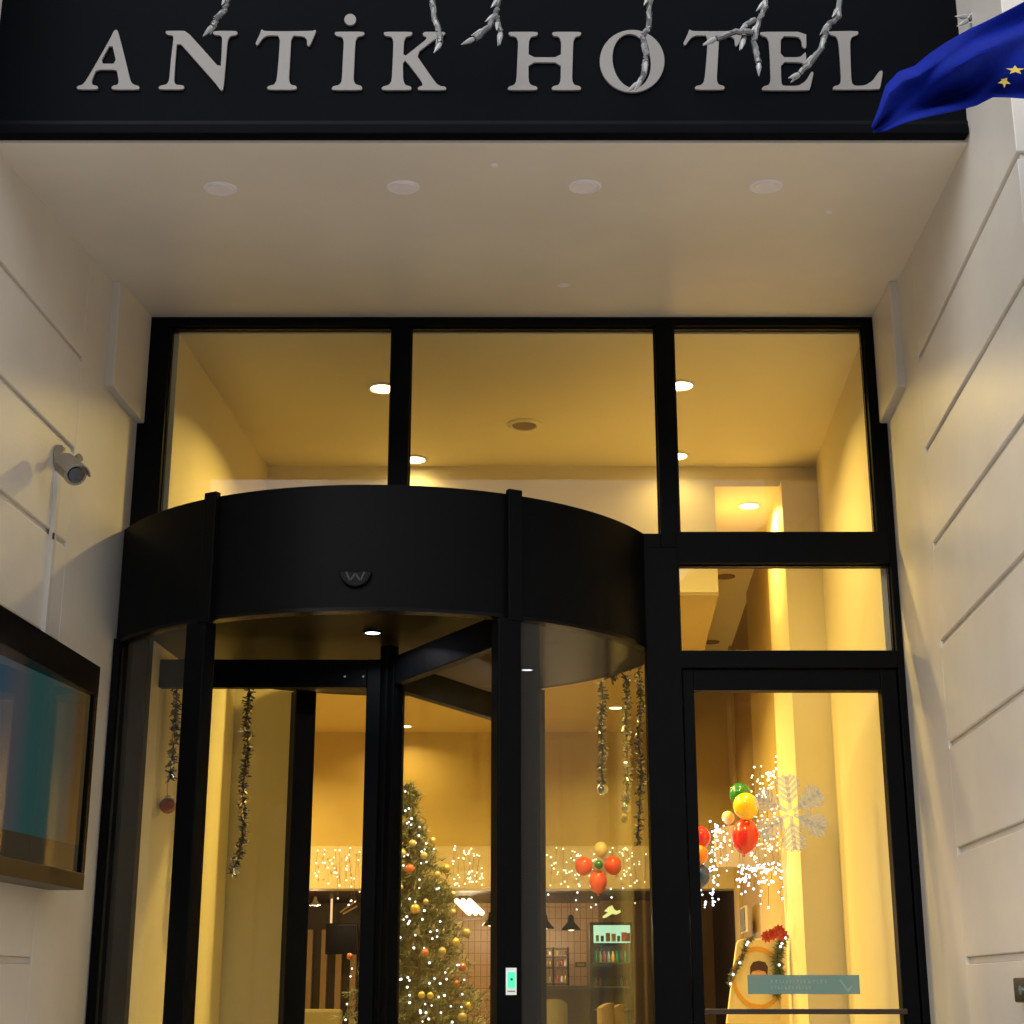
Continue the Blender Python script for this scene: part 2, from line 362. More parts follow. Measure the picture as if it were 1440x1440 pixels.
# ------------------------------------------------------------------ hotel sign
YS = 4.03
SG = thing('hotel_sign', (0, YS, 3.8), 'long black fascia sign with raised pale serif letters over the entrance', 'sign')
zb = EYE + 2.345
xr1 = at(1366, 190, YS).x
MB().box(-2.9, xr1, YS, YS + .085, zb + .03, 5.1).build('sign_panel', M['sign'], SG, bevel=.003)
MB().box(-2.9, xr1 - .012, YS - .02, YS + .085, zb - .002, zb + .028).build('bottom_trim', M['sign'], SG, bevel=.003)
MB().box(-2.9, xr1 + .004, YS - .008, YS - .001, zb + .034, zb + .046).build('trim_line', M['black'], SG)
G = {
 'A': (100, [[(300,198),(314,203),(322,222),(345,310),(375,430),(400,535),(412,560),(430,572),(455,577),(465,592),(455,607),(280,607),(268,592),(280,577),(312,570),(320,550),(312,505),(305,472),(172,472),(148,525),(140,555),(150,573),(178,578),(185,592),(175,606),(45,606),(33,592),(48,577),(75,570),(100,540),(160,440),(270,245),(285,210)]], [[(272,290),(195,428),(305,428)]]),
 'N': (100, [[(640,207),(700,206),(780,207),(900,340),(1008,462),(1014,350),(1018,255),(1005,241),(968,238),(953,222),(968,207),(1115,207),(1128,222),(1115,238),(1075,245),(1058,275),(1045,440),(1030,600),(1015,616),(1000,602),(970,560),(850,425),(718,275),(705,420),(697,545),(708,570),(755,574),(768,588),(755,606),(598,606),(586,592),(600,577),(645,568),(660,540),(672,400),(690,250),(680,240),(650,238),(635,222)]], []),
 'T': (380, [[(-54,198),(-40,208),(100,210),(285,207),(303,200),(314,207),(272,305),(258,315),(247,305),(245,265),(222,247),(145,241),(136,400),(128,540),(140,570),(175,578),(183,592),(173,608),(-14,608),(-25,592),(-12,578),(25,570),(42,540),(55,400),(65,242),(-14,241),(-45,255),(-82,305),(-95,308),(-102,292),(-72,230),(-62,200)]], []),
 'I': (380, [[(440,212),(630,212),(640,226),(630,241),(590,250),(577,280),(570,420),(565,540),(577,568),(615,578),(625,595),(615,610),(420,610),(412,596),(425,580),(465,572),(482,545),(488,400),(495,280),(485,252),(445,243),(432,228)]], []),
 'K': (380, [[(770,213),(955,213),(963,227),(950,243),(918,250),(905,280),(900,385),(980,322),(1055,262),(1050,250),(1030,241),(1028,225),(1040,213),(1175,213),(1185,225),(1170,243),(1120,260),(985,365),(1050,460),(1120,560),(1150,580),(1180,582),(1192,597),(1182,610),(1000,610),(992,597),(1005,583),(1028,576),(1020,550),(912,408),(897,430),(900,540),(912,572),(950,582),(957,597),(947,610),(760,610),(748,597),(760,582),(800,572),(818,545),(825,410),(830,280),(818,250),(775,243),(763,227)]], []),
 'H': (680, [[(172,213),(362,213),(370,227),(360,243),(322,250),(308,280),(306,385),(520,385),(522,280),(508,250),(470,243),(460,227),(470,213),(655,213),(663,227),(652,243),(622,250),(608,280),(604,400),(600,545),(615,572),(650,580),(662,595),(652,610),(465,610),(456,597),(470,580),(505,572),(518,545),(520,423),(306,423),(306,545),(320,572),(358,582),(368,597),(358,610),(170,610),(160,597),(173,582),(205,572),(220,545),(226,400),(232,280),(218,250),(178,243),(165,227)]], []),
 'E': (960, [[(525,213),(835,213),(838,320),(825,330),(805,315),(800,275),(780,250),(665,245),(663,385),(790,385),(815,362),(828,350),(835,362),(838,435),(822,440),(800,423),(665,420),(668,560),(680,578),(780,578),(830,545),(865,485),(880,482),(886,495),(862,603),(850,612),(540,612),(530,598),(545,582),(580,572),(592,545),(588,400),(580,280),(565,252),(535,243),(520,228)]], []),
 'L': (960, [[(985,210),(1180,207),(1190,222),(1180,238),(1145,250),(1132,280),(1136,420),(1142,560),(1165,578),(1230,575),(1280,545),(1325,480),(1345,474),(1354,488),(1335,595),(1325,605),(1018,608),(1010,595),(1022,580),(1055,572),(1068,545),(1060,400),(1050,280),(1035,247),(1000,238),(984,222)]], []),
}
def ell(cx, cy, rx, ry, tilt=0, n=40):
    return [(cx + rx * math.cos(a) * math.cos(tilt) - ry * math.sin(a) * math.sin(tilt), cy + rx * math.cos(a) * math.sin(tilt) + ry * math.sin(a) * math.cos(tilt)) for a in [2 * math.pi * i / n for i in range(n)]]
G['O'] = (680, [ell(1003, 413, 221, 213)], [ell(1000, 412, 126, 182, R(-9))])
G['T2'] = (960, [[(x + 104, y) for x, y in G['T'][1][0]]], [])
G['dot'] = (380, [ell(540, 132, 42, 40)], [])
G['dotring'] = (380, [ell(540, 132, 16, 15)], [])
def chaikin(p, q=.18):
    r = []
    for i in range(len(p)):
        a, b = p[i], p[(i + 1) % len(p)]
        r += [(a[0] + (b[0] - a[0]) * q, a[1] + (b[1] - a[1]) * q), (b[0] + (a[0] - b[0]) * q, b[1] + (a[1] - b[1]) * q)]
    return r
def glyph(key, depth=.006, yf=YS - .008, name='letter', m=None, parent=None):
    ox, outs, holes = G[key]
    cu = bpy.data.curves.new('glyph', 'CURVE'); cu.dimensions = '2D'; cu.fill_mode = 'BOTH'
    for poly in outs + holes:
        p = chaikin(poly); sp = cu.splines.new('POLY'); sp.points.add(len(p) - 1); sp.use_cyclic_u = True
        for i, (x, y) in enumerate(p):
            w = at(ox + x / 4.8, y / 4.8, yf); sp.points[i].co = (w.x, w.z, 0, 1)
    cu.extrude = depth / 2; cu.bevel_depth = .0008; cu.offset = -.0016
    t = bpy.data.objects.new('glyph', cu); C.objects.link(t)
    dg = bpy.context.evaluated_depsgraph_get(); me = bpy.data.meshes.new_from_object(t.evaluated_get(dg))
    bpy.data.objects.remove(t); bpy.data.curves.remove(cu)
    for v in me.vertices:
        x, z, d = v.co; v.co = (x, yf + depth / 2 - d, z)
    me.flip_normals(); me.materials.clear(); me.materials.append(m or M['letter'])
    o = bpy.data.objects.new(name, me); C.objects.link(o)
    o.parent = parent; o.matrix_parent_inverse = Matrix.Translation(parent.location).inverted()
    return o
for k in ('A', 'N', 'T', 'I', 'K', 'H', 'O', 'T2', 'E', 'L', 'dot'):
    o = glyph(k, parent=SG)
    if k == 'dot':
        o.name = 'letter_dot'
# ------------------------------------------------------------------ icicle light strands hanging before the sign
strands = [
 ('short clear icicle light strand hanging above the first N of the sign', [[(322,-25),(320,0),(316,14),(305,26),(300,36)]]),
 ('clear icicle light strand hanging over the top corner of the K', [[(607,-25),(608,5),(612,28),(617,45),(620,60)]]),
 ('forked icicle light strand hanging in the gap between the K and the H', [[(705,-25),(700,5),(697,20),(688,38),(668,54)], [(697,22),(700,33),(704,44)]]),
 ('long clear icicle light strand hanging across the letter O', [[(912,-25),(914,0),(912,38),(904,52),(909,75),(907,98),(899,116)]]),
 ('bushy icicle light strand hanging between the second T and the E', [[(1082,-25),(1075,10),(1065,35),(1060,60),(1067,88)], [(1062,28),(1048,36),(1046,55)], [(1058,46),(1035,44),(1008,54)]]),
 ('crooked clear icicle light strand hanging between the E and the L', [[(1180,-25),(1180,24),(1166,33),(1160,50),(1155,68),(1140,88),(1124,104)]]),
 ('icicle light strand bunched at the far corner of the sign beside the blue flag', [[(1378,-30),(1378,0),(1372,16),(1362,28)], [(1395,-30),(1388,5),(1380,26),(1364,24)]]),
]
bulbme = MB().lathe([(.0005, 0), (.006, .004), (.0075, .014), (.005, .026), (.0012, .040), (.0001, .042)], n=8).mesh('bulb', M['bulbplastic'], True)
for k, (lab, branches) in enumerate(strands):
    p0 = at(branches[0][0][0], 0, 3.88)
    t = thing('icicle_light', p0, lab, 'string light', 'icicle light strands hanging in front of the sign')
    mb = MB(); spots = []
    for br in branches:
        pts = []
        for i in range(len(br) - 1):
            a, b = at(*br[i], 3.88), at(*br[i + 1], 3.88)
            for q in range(4): 
                p = a.lerp(b, q / 4); pts.append(p + Vector((random.uniform(-.002, .002), random.uniform(-.004, .004), 0)))
        pts.append(at(*br[-1], 3.88))
        rad = [.0072 + .002 * abs(math.sin(i * 1.3)) for i in range(len(pts))]
        mb.tube(pts, rad, 7); off = [p + Vector((.006 * math.sin(i * 1.9), .006 * math.cos(i * 1.9), 0)) for i, p in enumerate(pts)]
        mb.tube(off, .004, 6)
        spots += [(pts[i], (pts[min(i + 1, len(pts) - 1)] - pts[i - 1])) for i in range(3, len(pts), 5)] + [(pts[-1], pts[-1] - pts[-2])]
    mb.build('cable', M['cableclear'], t, True)
    for i, (p, d) in enumerate(spots):
        dv = (d.normalized() + Vector((random.uniform(-.9, .3), random.uniform(-.4, .4), -.1))).normalized()
        inst('bulb', bulbme, p, t, 1.05, dv.to_track_quat('Z', 'Y').to_euler())
# ------------------------------------------------------------------ off spots and caps in the soffit
def soffz(Y): return zs0 + (zs1 - zs0) * (Y - 4.05) / 1.61
def on_soffit(px, py):
    z = 3.9
    for _ in range(8): p = atz(px, py, z); z = soffz(p.y)
    return p
sl = math.atan((zs1 - zs0) / 1.61)
for k, (px, py, lab) in enumerate(((310, 265, 'unlit round soffit spot nearest the wall with the security camera, above the first N'), (567, 263, 'unlit round soffit spot below the letter K of the sign'),
                    (822, 262, 'unlit round soffit spot below the gap between H and O'), (1077, 262, 'unlit round soffit spot below the T and E of hotel'))):
    p = on_soffit(px, py)
    t = thing('soffit_spot', p, lab, 'ceiling light', 'unlit round spots in the entrance soffit')
    rot = Matrix.Rotation(sl, 3, 'X')
    MB().lathe([(.036, -.001), (.048, -.004), (.052, -.001), (.052, .006), (.036, .006)], p, 32, rot).build('rim', M['spotoff'], t, True)
    MB().disc(p + Vector((0, 0, -.002)), .0365, .004, 32, rot).build('lens', M['spotoff'], t)
for px, py, r, lab in ((695, 232, .011, 'tiny round cap in the soffit just behind the sign between two spots'), (792, 401, .020, 'small pale round cap in the soffit near the middle window'), (1165, 298, .013, 'tiny round cap in the soffit between the fourth spot and the grooved wall')):
    p = on_soffit(px, py); o = MB().lathe([(.0001, -.004), (r * .7, -.004), (r, -.001), (r, .004)], p, 20, Matrix.Rotation(sl, 3, 'X')).build('sensor_button', M['spotoff'], None, True)
    tag(o, lab, 'cap')
# ------------------------------------------------------------------ glazed screen (curtain wall)
YF, YFB = 5.585, 5.655
W = thing('entrance_glazing', (0, YF, 0), 'black framed glazing filling the recess with large upper panes', 'window')
zt, zt2 = EYE + 2.47, EYE + 2.433
def H(h): return EYE + h
bars = [(-1.385, 1.435, zt2, zt),                      # head
        (-1.44, -1.308, 0, zt2),                       # left jamb
        (1.385, 1.43, 0, zt2), (1.344, 1.386, H(1.55), zt2),   # right jamb
        (-.459, -.387, H(1.60), zt2), (.547, .618, H(1.549), zt2),
        (-1.308, .547, H(1.545), H(1.602)),            # rail on the drum
        (.60, 1.385, H(1.489), H(1.609)),              # transom
        (.482, .608, 0, H(1.549)),                     # post beside the drum
        (.60, 1.385, H(1.10), H(1.164))]
for i, (x0, x1, z0, z1) in enumerate(bars):
    e = .0012 * i
    MB().box(x0, x1, YF - e, YFB + e, z0, z1).build('frame', M['black'], W, bevel=.003)
panes = [(-1.308, -.459, H(1.602), zt2), (-.387, .547, H(1.602), zt2), (.618, 1.344, H(1.609), zt2), (.608, 1.385, H(1.164), H(1.489))]
for x0, x1, z0, z1 in panes:
    p = MB().box(x0, x1, YF + .03, YF + .036, z0, z1).build('pane', M['paneglass'], W)
    mb = MB(); w = .006
    for a in ((x0, x1, z1 - w, z1), (x0, x1, z0, z0 + w), (x0, x0 + w, z0 + w, z1 - w), (x1 - w, x1, z0 + w, z1 - w)):
        mb.box(a[0], a[1], YF + .020, YF + .029, a[2], a[3])
    mb.build('gasket', M['blackgloss'], p)
# ------------------------------------------------------------------ door
D = thing('glass_door', (.97, YF, 0), 'tall black framed glass door with a thin push rail to one side of the revolving door', 'door')
dz1 = H(1.098); dx0, dx1 = .612, 1.38
gx0, gx1, gz0, gz1 = .652, 1.322, .25, H(1.022)
MB().box(dx0, gx0, YF + .004, YFB - .004, .01, dz1).build('stile', M['black'], D, bevel=.003)
MB().box(gx1, dx1, YF + .004, YFB - .004, .01, dz1).build('stile', M['black'], D, bevel=.003)
MB().box(gx0, gx1, YF + .006, YFB - .006, gz1, dz1).build('rail', M['black'], D, bevel=.003)
MB().box(gx0, gx1, YF + .006, YFB - .006, .01, gz0).build('rail', M['black'], D, bevel=.003)
MB().box(gx0, gx1, YF + .034, YF + .042, gz0, gz1).build('pane', M['paneglass'], D)
mb = MB().box(gx0 - .005, gx1 + .005, YF - .035, YF - .012, H(-.083), H(-.066))
mb.box(gx0 + .0, gx0 + .02, YF - .012, YF + .033, H(-.08), H(-.069)).box(gx1 - .02, gx1, YF - .012, YF + .033, H(-.08), H(-.069))
mb.build('push_bar', M['dark'], D, bevel=.002)
# snowflake film
YG = YF + .030
def snowflake():
    mb = MB(); c = at(1112, 1143, YG); Rr = .128
    def barp(a, b, w):
        a, b = Vector(a), Vector(b); n = (b - a).normalized(); s_ = Vector((-n.y, n.x)) * w / 2
        mb.prism([(c.x + q.x, YG, c.z + q.y) for q in (a - s_, b - s_, b + s_, a + s_)], (0, .0015, 0))
    for k in range(6):
        a = R(90 + 60 * k + 4); d = Vector((math.cos(a), math.sin(a)))
        barp(d * .012, d * Rr, .013)
        for t, L in ((.30, .040), (.46, .054), (.62, .052), (.78, .040), (.92, .022)):
            for sgn in (1, -1):
                e = Vector((math.cos(a + sgn * R(48)), math.sin(a + sgn * R(48))))
                barp(d * Rr * t, d * Rr * t + e * L, .011)
    return mb
tag(snowflake().build('snowflake_decal', M['frost']), 'large pale snowflake film stuck on the glass door', 'decal')
# teal sticker with worn print
ST = thing('door_sticker', at(1130, 1385, YG), 'long teal sticker with faded print and a tick-like arrow across the glass door', 'sticker')
a, b = at(1052, 1398, YG), at(1208, 1371, YG)
MB().box(a.x, b.x, YG - .001, YG, a.z, b.z).build('sticker_sheet', M['teal'], ST)
mb = MB()
for row, (n, yy) in enumerate(((15, .66), (12, .34))):
    x = a.x + .08
    for i in range(n):
        w = random.uniform(.006, .012)
        z0 = a.z + (b.z - a.z) * yy; hh = .012
        mb.box(x, x + w * .35, YG - .0022, YG - .0012, z0 - hh / 2, z0 + hh / 2)
        if i % 3: mb.box(x + w * .35, x + w * .8, YG - .0022, YG - .0012, z0 + (hh / 2 - .003) * (1 if i % 2 else -1) - .0015, z0 + (hh / 2 - .003) * (1 if i % 2 else -1) + .0015)
        x += w + .004
mb.build('faded_print', M['tealtxt'], ST)
q = [at(1182, 1377, YG - .0012), at(1192, 1391, YG - .0012), at(1200, 1384, YG - .0012), at(1198, 1388, YG - .0012), at(1193, 1396, YG - .0012), at(1180, 1378, YG - .0012)]
MB().prism(q, (0, -.001, 0)).build('arrow_mark', M['tealtxt'], ST)
# ------------------------------------------------------------------ revolving door
XC, YC, RD = -.478, 6.062, 1.077
ZT, ZB, ZK = H(1.60), H(1.178), H(1.277)
V = thing('revolving_door', (XC, YC, 0), 'black revolving door drum with curved glass sides standing half outside the glazing', 'revolving door')
MB().arc(XC, YC, RD - .04, RD, ZB, ZT, 180, 360, 72).build('canopy', M['black'], V, True)
MB().arc(XC, YC, RD - .04, RD, ZK, ZT, 0, 180, 60).build('canopy', M['black'], V, True)
MB().arc(XC, YC, RD - .045, RD + .006, ZB - .008, ZB + .004, 180, 360, 72).build('canopy_lip', M['blackgloss'], V, True)
MB().disc((XC, YC, ZK + .02), RD - .041, .04, 72).build('drum_ceiling', mat('drum_ceiling', (.018, .014, .007), .35, spec=.05), V)
MB().disc((XC, YC, ZT - .02), RD - .041, .03, 72).build('drum_top', M['black'], V)
def polar(ang, r): return XC + r * math.cos(R(ang)), YC + r * math.sin(R(ang))
def radbox(mb, ang, r0, r1, w, z0, z1):
    c, s = math.cos(R(ang)), math.sin(R(ang)); t = Vector((-s, c)) * w / 2
    pts = [(XC + c * r0 - t.x, YC + s * r0 - t.y), (XC + c * r1 - t.x, YC + s * r1 - t.y), (XC + c * r1 + t.x, YC + s * r1 + t.y), (XC + c * r0 + t.x, YC + s * r0 + t.y)]
    return mb.hexa([(x, y, z0) for x, y in pts], [(x, y, z1) for x, y in pts])
A1, A2 = 241.3, 297.5
P1, P2 = 238.6, 295.4
for an in (A1 - .9, A2 - 1.1):
    radbox(MB(), an, RD + .001, RD + .026, .052, ZB - .02, ZT + .012).build('canopy_strip', M['black'], V, bevel=.003)
for an in (P1, P2):
    radbox(MB(), an, RD - .035, RD + .022, .084, 0, ZB - .012).build('post', M['black'], V, bevel=.004)
for an in (115.5, 57.8):
    radbox(MB(), an, RD - .055, RD + .022, .095, 0, ZK - .002).build('post', M['black'], V, bevel=.004)
MB().arc(XC, YC, RD - .012, RD - .009, .02, ZB - .010, P2 + 2.4, P2 + 6.8, 10).build('post_reflection_strip', translucent('post_reflection_grey', (.03, .03, .028), .55, .5), V, True)  # dark see-through strip painting the post's reflection onto the curved glass
for a0, a1 in ((P2 + 2.3, 360 + 55.5), (117.8, P1 - 2.3)):
    # curved side glass: the street half reaches the canopy lip, the lobby half its own
    mid = 360 if a0 > 200 else 180
    lo, hi = (a0, mid), (mid, a1)
    for (s0, s1) in (lo, hi):
        street = (180 <= ((s0 + s1) / 2) % 360 < 360)
        MB().arc(XC, YC, RD - .022, RD - .012, .02, (ZB if street else ZK) - .009, s0, s1, 24).build('side_glass', M['curveglass'], V, True)
# thin joint in the curved glass
radbox(MB(), 351, RD - .026, RD - .008, .006, .02, ZB - .02).build('glass_joint', M['blackgloss'], V)
MB().box(-1.412, -1.388, 5.49, 5.52, 0, ZB + .01).build('edge_strip', M['black'], V)
MB().tube([(XC, YC, 0), (XC, YC, ZK)], .036, 24).build('shaft', M['black'], V, True)
for wn, an in enumerate((180.5, 299.5, 62)):
    L = RD - .075
    w0 = V_w = None
    mb = MB(); radbox(mb, an, .03, .085, .045, .03, H(1.225))
    radbox(mb, an, L - .055, L, .045, .03, H(1.225)); radbox(mb, an, .085, L - .055, .044, H(1.115), H(1.224)); radbox(mb, an, .085, L - .055, .044, .03, .18)
    w0 = mb.build('wing', M['black'], V, bevel=.003)
    radbox(MB(), an, .085, L - .055, .008, .18, H(1.115)).build('wing_glass', M['wingglass'], w0)
# two bolts on the wing header, seen by the shaft
mb = MB()
for px in (485, 511): 
    p = at(px, 951, YC - .028); mb.sphere(p, .0065, 10, 6)
mb.build('bolts', M['bsilver'], V)
# motion sensor on the canopy
yc_s = YC - math.sqrt(RD ** 2 - (at(500, 808, 5.0).x - XC) ** 2)
SN = at(500, 803, yc_s - .012)
mb = MB(); r = .053
poly = [(SN.x + r * math.cos(a), yc_s - .016, SN.z + r * math.sin(a)) for a in [R(180 + 180 * i / 20) for i in range(21)]]
mb.prism(poly, (0, .035, 0))
so = mb.build('motion_sensor', M['blackgloss'], V, bevel=.004)
mb = MB(); yy = yc_s - .0185
for a, b in (((-.030, -.004), (-.017, -.034)), ((-.017, -.034), (0, -.010)), ((0, -.010), (.017, -.034)), ((.017, -.034), (.030, -.004))):
    a, b = Vector(a), Vector(b); n = (b - a).normalized(); s_ = Vector((-n.y, n.x)) * .003
    mb.prism([(SN.x + q.x, yy, SN.z + q.y) for q in (a - s_, b - s_, b + s_, a + s_)], (0, .002, 0))
mb.build('sensor_mark', mat('sensor_grey', (.012, .012, .013), .5), so)
# lights in the drum ceiling
def downlight(p, r, lens, label, group, cat='ceiling light', rimm='white', power=0, col=(1, 1, 1), name='downlight', spread=150):
    t = thing(name, p, label, cat, group)
    MB().lathe([(r, -.001), (r * 1.12, -.006), (r * 1.3, -.003), (r * 1.3, .004), (r, .004)], p, 32).build('rim', M[rimm], t, True)
    MB().disc(p + Vector((0, 0, -.001)), r, .004, 32).build('lens', M[lens], t)
    if power:
        l = bpy.data.lights.new('lamp', 'AREA'); l.shape = 'DISK'; l.size = r * 2; l.energy = power; l.color = col; l.spread = R(spread)
        lo = bpy.data.objects.new('lamp', l); C.objects.link(lo); lo.location = p + Vector((0, 0, -.012)); lo.parent = t; lo.matrix_parent_inverse = Matrix.Translation(p).inverted()
    return t
WARM = (1, .70, .19)
COOL = (.85, .88, 1)
downlight(atz(524, 889, ZK - .002), .028, 'coollens', 'small white lit downlight in the drum ceiling near the doorway between the two posts', 'white downlights in the revolving door', power=1.2, col=COOL, rimm='black')
downlight(atz(741, 941, ZK - .002), .024, 'coollens', 'small white lit downlight seen through the curved glass beside the post with the green sticker', 'white downlights in the revolving door', power=1.2, col=COOL, rimm='black')
# green sticker on the post
p = at(715.5, 1380, YC - RD * math.sin(R(360 - P2)) - .03)
GS = thing('green_sticker', p, 'small upright white and green button plate on the post of the revolving door', 'plate')
c_, s_ = math.cos(R(P2)), math.sin(R(P2))
def plate(du, dz, w, h, lift):
    t = Vector((-s_, c_, 0)); n = Vector((c_, s_, 0)); c0 = Vector((XC, YC, 0)) + n * (RD + .0222 + lift) + t * du; z = p.z + dz
    return [c0 - t * w / 2 + Vector((0, 0, z - h / 2)), c0 + t * w / 2 + Vector((0, 0, z - h / 2)), c0 + t * w / 2 + Vector((0, 0, z + h / 2)), c0 - t * w / 2 + Vector((0, 0, z + h / 2))], n * .0015
for (du, dz, w, h, lift, nm, mm) in ((.004, 0, .036, .080, 0, 'plate', 'stickwhite'), (.004, .004, .026, .048, .0016, 'green_field', 'stickgreen')):
    q, nn = plate(du, dz, w, h, lift); MB().prism(q, nn).build(nm, M[mm], GS)
q, nn = plate(.004, .006, .007, .007, .0032); MB().prism(q, nn).build('button', M['balgrn'], GS)
q, nn = plate(.004, -.029, .026, .003, .0016); MB().prism(q, nn).build('print_line', M['camgrey'], GS)
# ------------------------------------------------------------------ vestibule and lobby downlights
PV = 22
for px, py, lab, pw in ((538, 546, 'lit warm downlight in the first upper pane beside the mullion', PV), (957, 542, 'lit warm downlight in the third upper pane beside the mullion', PV),
                    (583, 646, 'lit warm downlight low in the middle upper pane, nearer the camera wall', PV), (951, 641, 'lit warm downlight just peeping out below another beside the second mullion', PV)):
    q = atz(px, py, ZC - .002); q.y = min(q.y, YB - .09)
    downlight(q, .048, 'warmlens', lab, 'warm downlights behind the upper panes', power=pw if py < 600 else pw * .04, col=WARM, spread=146)
downlight(atz(1053, 711, ZN - .002), .045, 'warmlens', 'lit warm downlight in the raised ceiling strip above the transom', 'downlights along the raised ceiling strip', power=11, col=WARM)
downlight(atz(1020, 811, ZN - .002), .045, 'ventm', 'unlit dark downlight in the upper half of the transom pane', 'downlights along the raised ceiling strip', rimm='ventm')
downlight(atz(1000, 903, ZN - .002), .045, 'ventm', 'unlit dark downlight at the bottom edge of the transom pane', 'downlights along the raised ceiling strip', rimm='ventm')
LB = 50
for k, (x, y) in enumerate(((-1.9, 8.6), (.35, 8.3), (-1.9, 10.5), (-.4, 9.3), (-.25, 7.66))):  # the last is an added, unseen lamp brightening the wall behind the drum
    downlight(Vector((x, y, ZL - .002)), .045, 'warmlens', ['warm lobby ceiling downlight hidden deep behind the wall of the vestibule', 'warm lobby ceiling downlight just behind the bulkhead near the door', 'warm lobby ceiling downlight far back behind the vestibule wall', 'warm lobby ceiling downlight over the space before the tree', 'added unseen warm fill lamp just behind the bulkhead above the drum', 'warm lobby ceiling downlight just behind the bulkhead next to the door'][k], 'warm lobby downlights', power=LB if k < 4 else 62, col=WARM, spread=150 if k < 4 else 175)
for px, py, lab in ((866, 995, 'warm lit downlight of the lobby ceiling between the tinsel strands'), (570, 1021, 'warm lit downlight of the lobby ceiling above the tree top')):
    downlight(atz(px, py, ZL - .002), .04, 'warmlens', lab, 'warm lobby downlights', power=LB * (.5 if px > 600 else .1), col=WARM)
p = atz(737, 597, ZC - .002)
VN = thing('ceiling_vent', p, 'round dark ceiling speaker in the middle upper pane', 'ceiling speaker')
MB().lathe([(.052, -.002), (.060, -.010), (.075, -.004), (.075, .004), (.052, .004)], p, 32).build('rim', M['inceil'], VN, True)
MB().disc(p + Vector((0, 0, -.004)), .053, .006, 32).build('grille', M['ventm'], VN)
# ------------------------------------------------------------------ security camera with its duct
base = at(72, 645, 4.80); base.x = xl(4.80)
SC = thing('security_camera', base, 'beige bullet security camera on a ball bracket on the plastered wall', 'camera')
rotx = Matrix.Rotation(R(90), 3, 'Y')
MB().lathe([(.0001, 0), (.045, 0), (.045, .012), (.036, .020), (.022, .026), (.0001, .028)], base, 24, rotx).build('mount_plate', M['camgrey'], SC, True)
el = base + Vector((.060, -.01, -.008))
MB().tube([base + Vector((.02, 0, 0)), base + Vector((.045, -.004, -.002)), el, el + Vector((.018, -.01, .006))], [.016, .013, .012, .014], 12).build('arm', M['camgrey'], SC, True)
bc = at(93, 648, 4.72); le = at(107, 668, 4.62)
ax = Vector((.62, -.74, -.60)).normalized()
rot = ax.to_track_quat('Z', 'Y').to_matrix()
bc0 = le - ax * .115
MB().lathe([(.0001, 0), (.020, 0), (.030, .008), (.033, .02), (.033, .100), (.035, .102), (.035, .112), (.028, .113), (.027, .106), (.0001, .106)], bc0, 24, rot).build('body', M['camgrey'], SC, True)
MB().lathe([(.0001, .108), (.024, .108), (.022, .112), (.0001, .113)], bc0, 24, rot).build('lens', M['lens'], SC, True)
mb = MB(); n = 14
vs = []
upv = Vector((0, 0, 1)); side = ax.cross(upv).normalized(); u2 = side.cross(ax).normalized()
for i in range(n + 1):
    a = R(10 + 160 * i / n)
    for rr, zz in ((.036, .01), (.040, .01), (.040, .132), (.036, .132)):
        vs.append(bc0 + ax * zz + side * math.cos(a) * rr + u2 * math.sin(a) * rr)
fs = [(4 * i + q, 4 * i + 4 + q, 4 * i + 4 + (q + 1) % 4, 4 * i + (q + 1) % 4) for i in range(n) for q in range(4)] + [(0, 1, 2, 3), tuple(4 * n + q for q in (3, 2, 1, 0))]
mb.add(vs, fs).build('sun_shade', M['camgrey'], SC, True)
CD = thing('cable_duct', (xl(4.8), 4.8, 2.4), 'narrow plastic cable duct running down the wall below the security camera', 'cable duct')
f6 = lambda Y: xl(Y) + .014
MB().wallbox(f6, 4.785, 4.815, 2.1, base.z - .045, .016, -1).build('duct_cover', M['conduit'], CD, bevel=.003)
p = at(52, 752, 4.78); MB().box(xl(4.78) + .012, xl(4.78) + .0165, 4.782, 4.792, p.z - .012, p.z + .008).build('duct_notch', M['dark'], CD)
# ------------------------------------------------------------------ wall display on the plastered wall
TV = thing('wall_display', (-1.4, 4.5, 1.8), 'large framed screen with a blue and teal picture hung on the plastered wall', 'screen')
ty0, ty1 = 3.70, 5.03; tz0, tz1 = EYE + .292, EYE + .995
def frx(Y): return xl(Y) + .115
mb = MB()
mb.wallbox(frx, ty0, ty1, tz1 - .10, tz1, .113, -1)
MB_bot = MB().wallbox(frx, ty0, ty1, tz0, tz0 + .05, .113, -1).build('bottom_rail', mat('bronze_rail', (.04, .025, .013), .4, metal=.2), TV, bevel=.003)
mb.wallbox(lambda Y: frx(Y) - .0005, ty1 - .035, ty1 - .001, tz0 + .05, tz1 - .10, .112, -1)
mb.wallbox(lambda Y: frx(Y) - .0005, ty0 + .001, ty0 + .035, tz0 + .05, tz1 - .10, .112, -1)
mb.build('housing', M['blackgloss'], TV, bevel=.003)
MB().wallbox(lambda Y: xl(Y) + .100 - .072 * (ty1 - .035 - Y), ty0 + .035, ty1 - .035, tz0 + .05, tz1 - .10, .02, -1).build('screen', M['screen'], TV)
# ------------------------------------------------------------------ intercom at the edge of the right wall
IC = thing('intercom', (xr(4.25), 4.25, 1.5), 'small black intercom box mounted on the grooved plaster wall', 'intercom')
a, b = 4.16, 4.285; z0, z1 = at(1438, 1410, 4.27).z, at(1438, 1375, 4.27).z
MB().wallbox(lambda Y: xr(Y) - .025, a, b, z0, z1, .024, 1).build('case', M['blackgloss'], IC, bevel=.005)
MB().disc((xr(4.2) - .027, 4.2, (z0 + z1) / 2), .012, .004, 16, Matrix.Rotation(R(90), 3, 'Y')).build('button', M['bsilver'], IC)
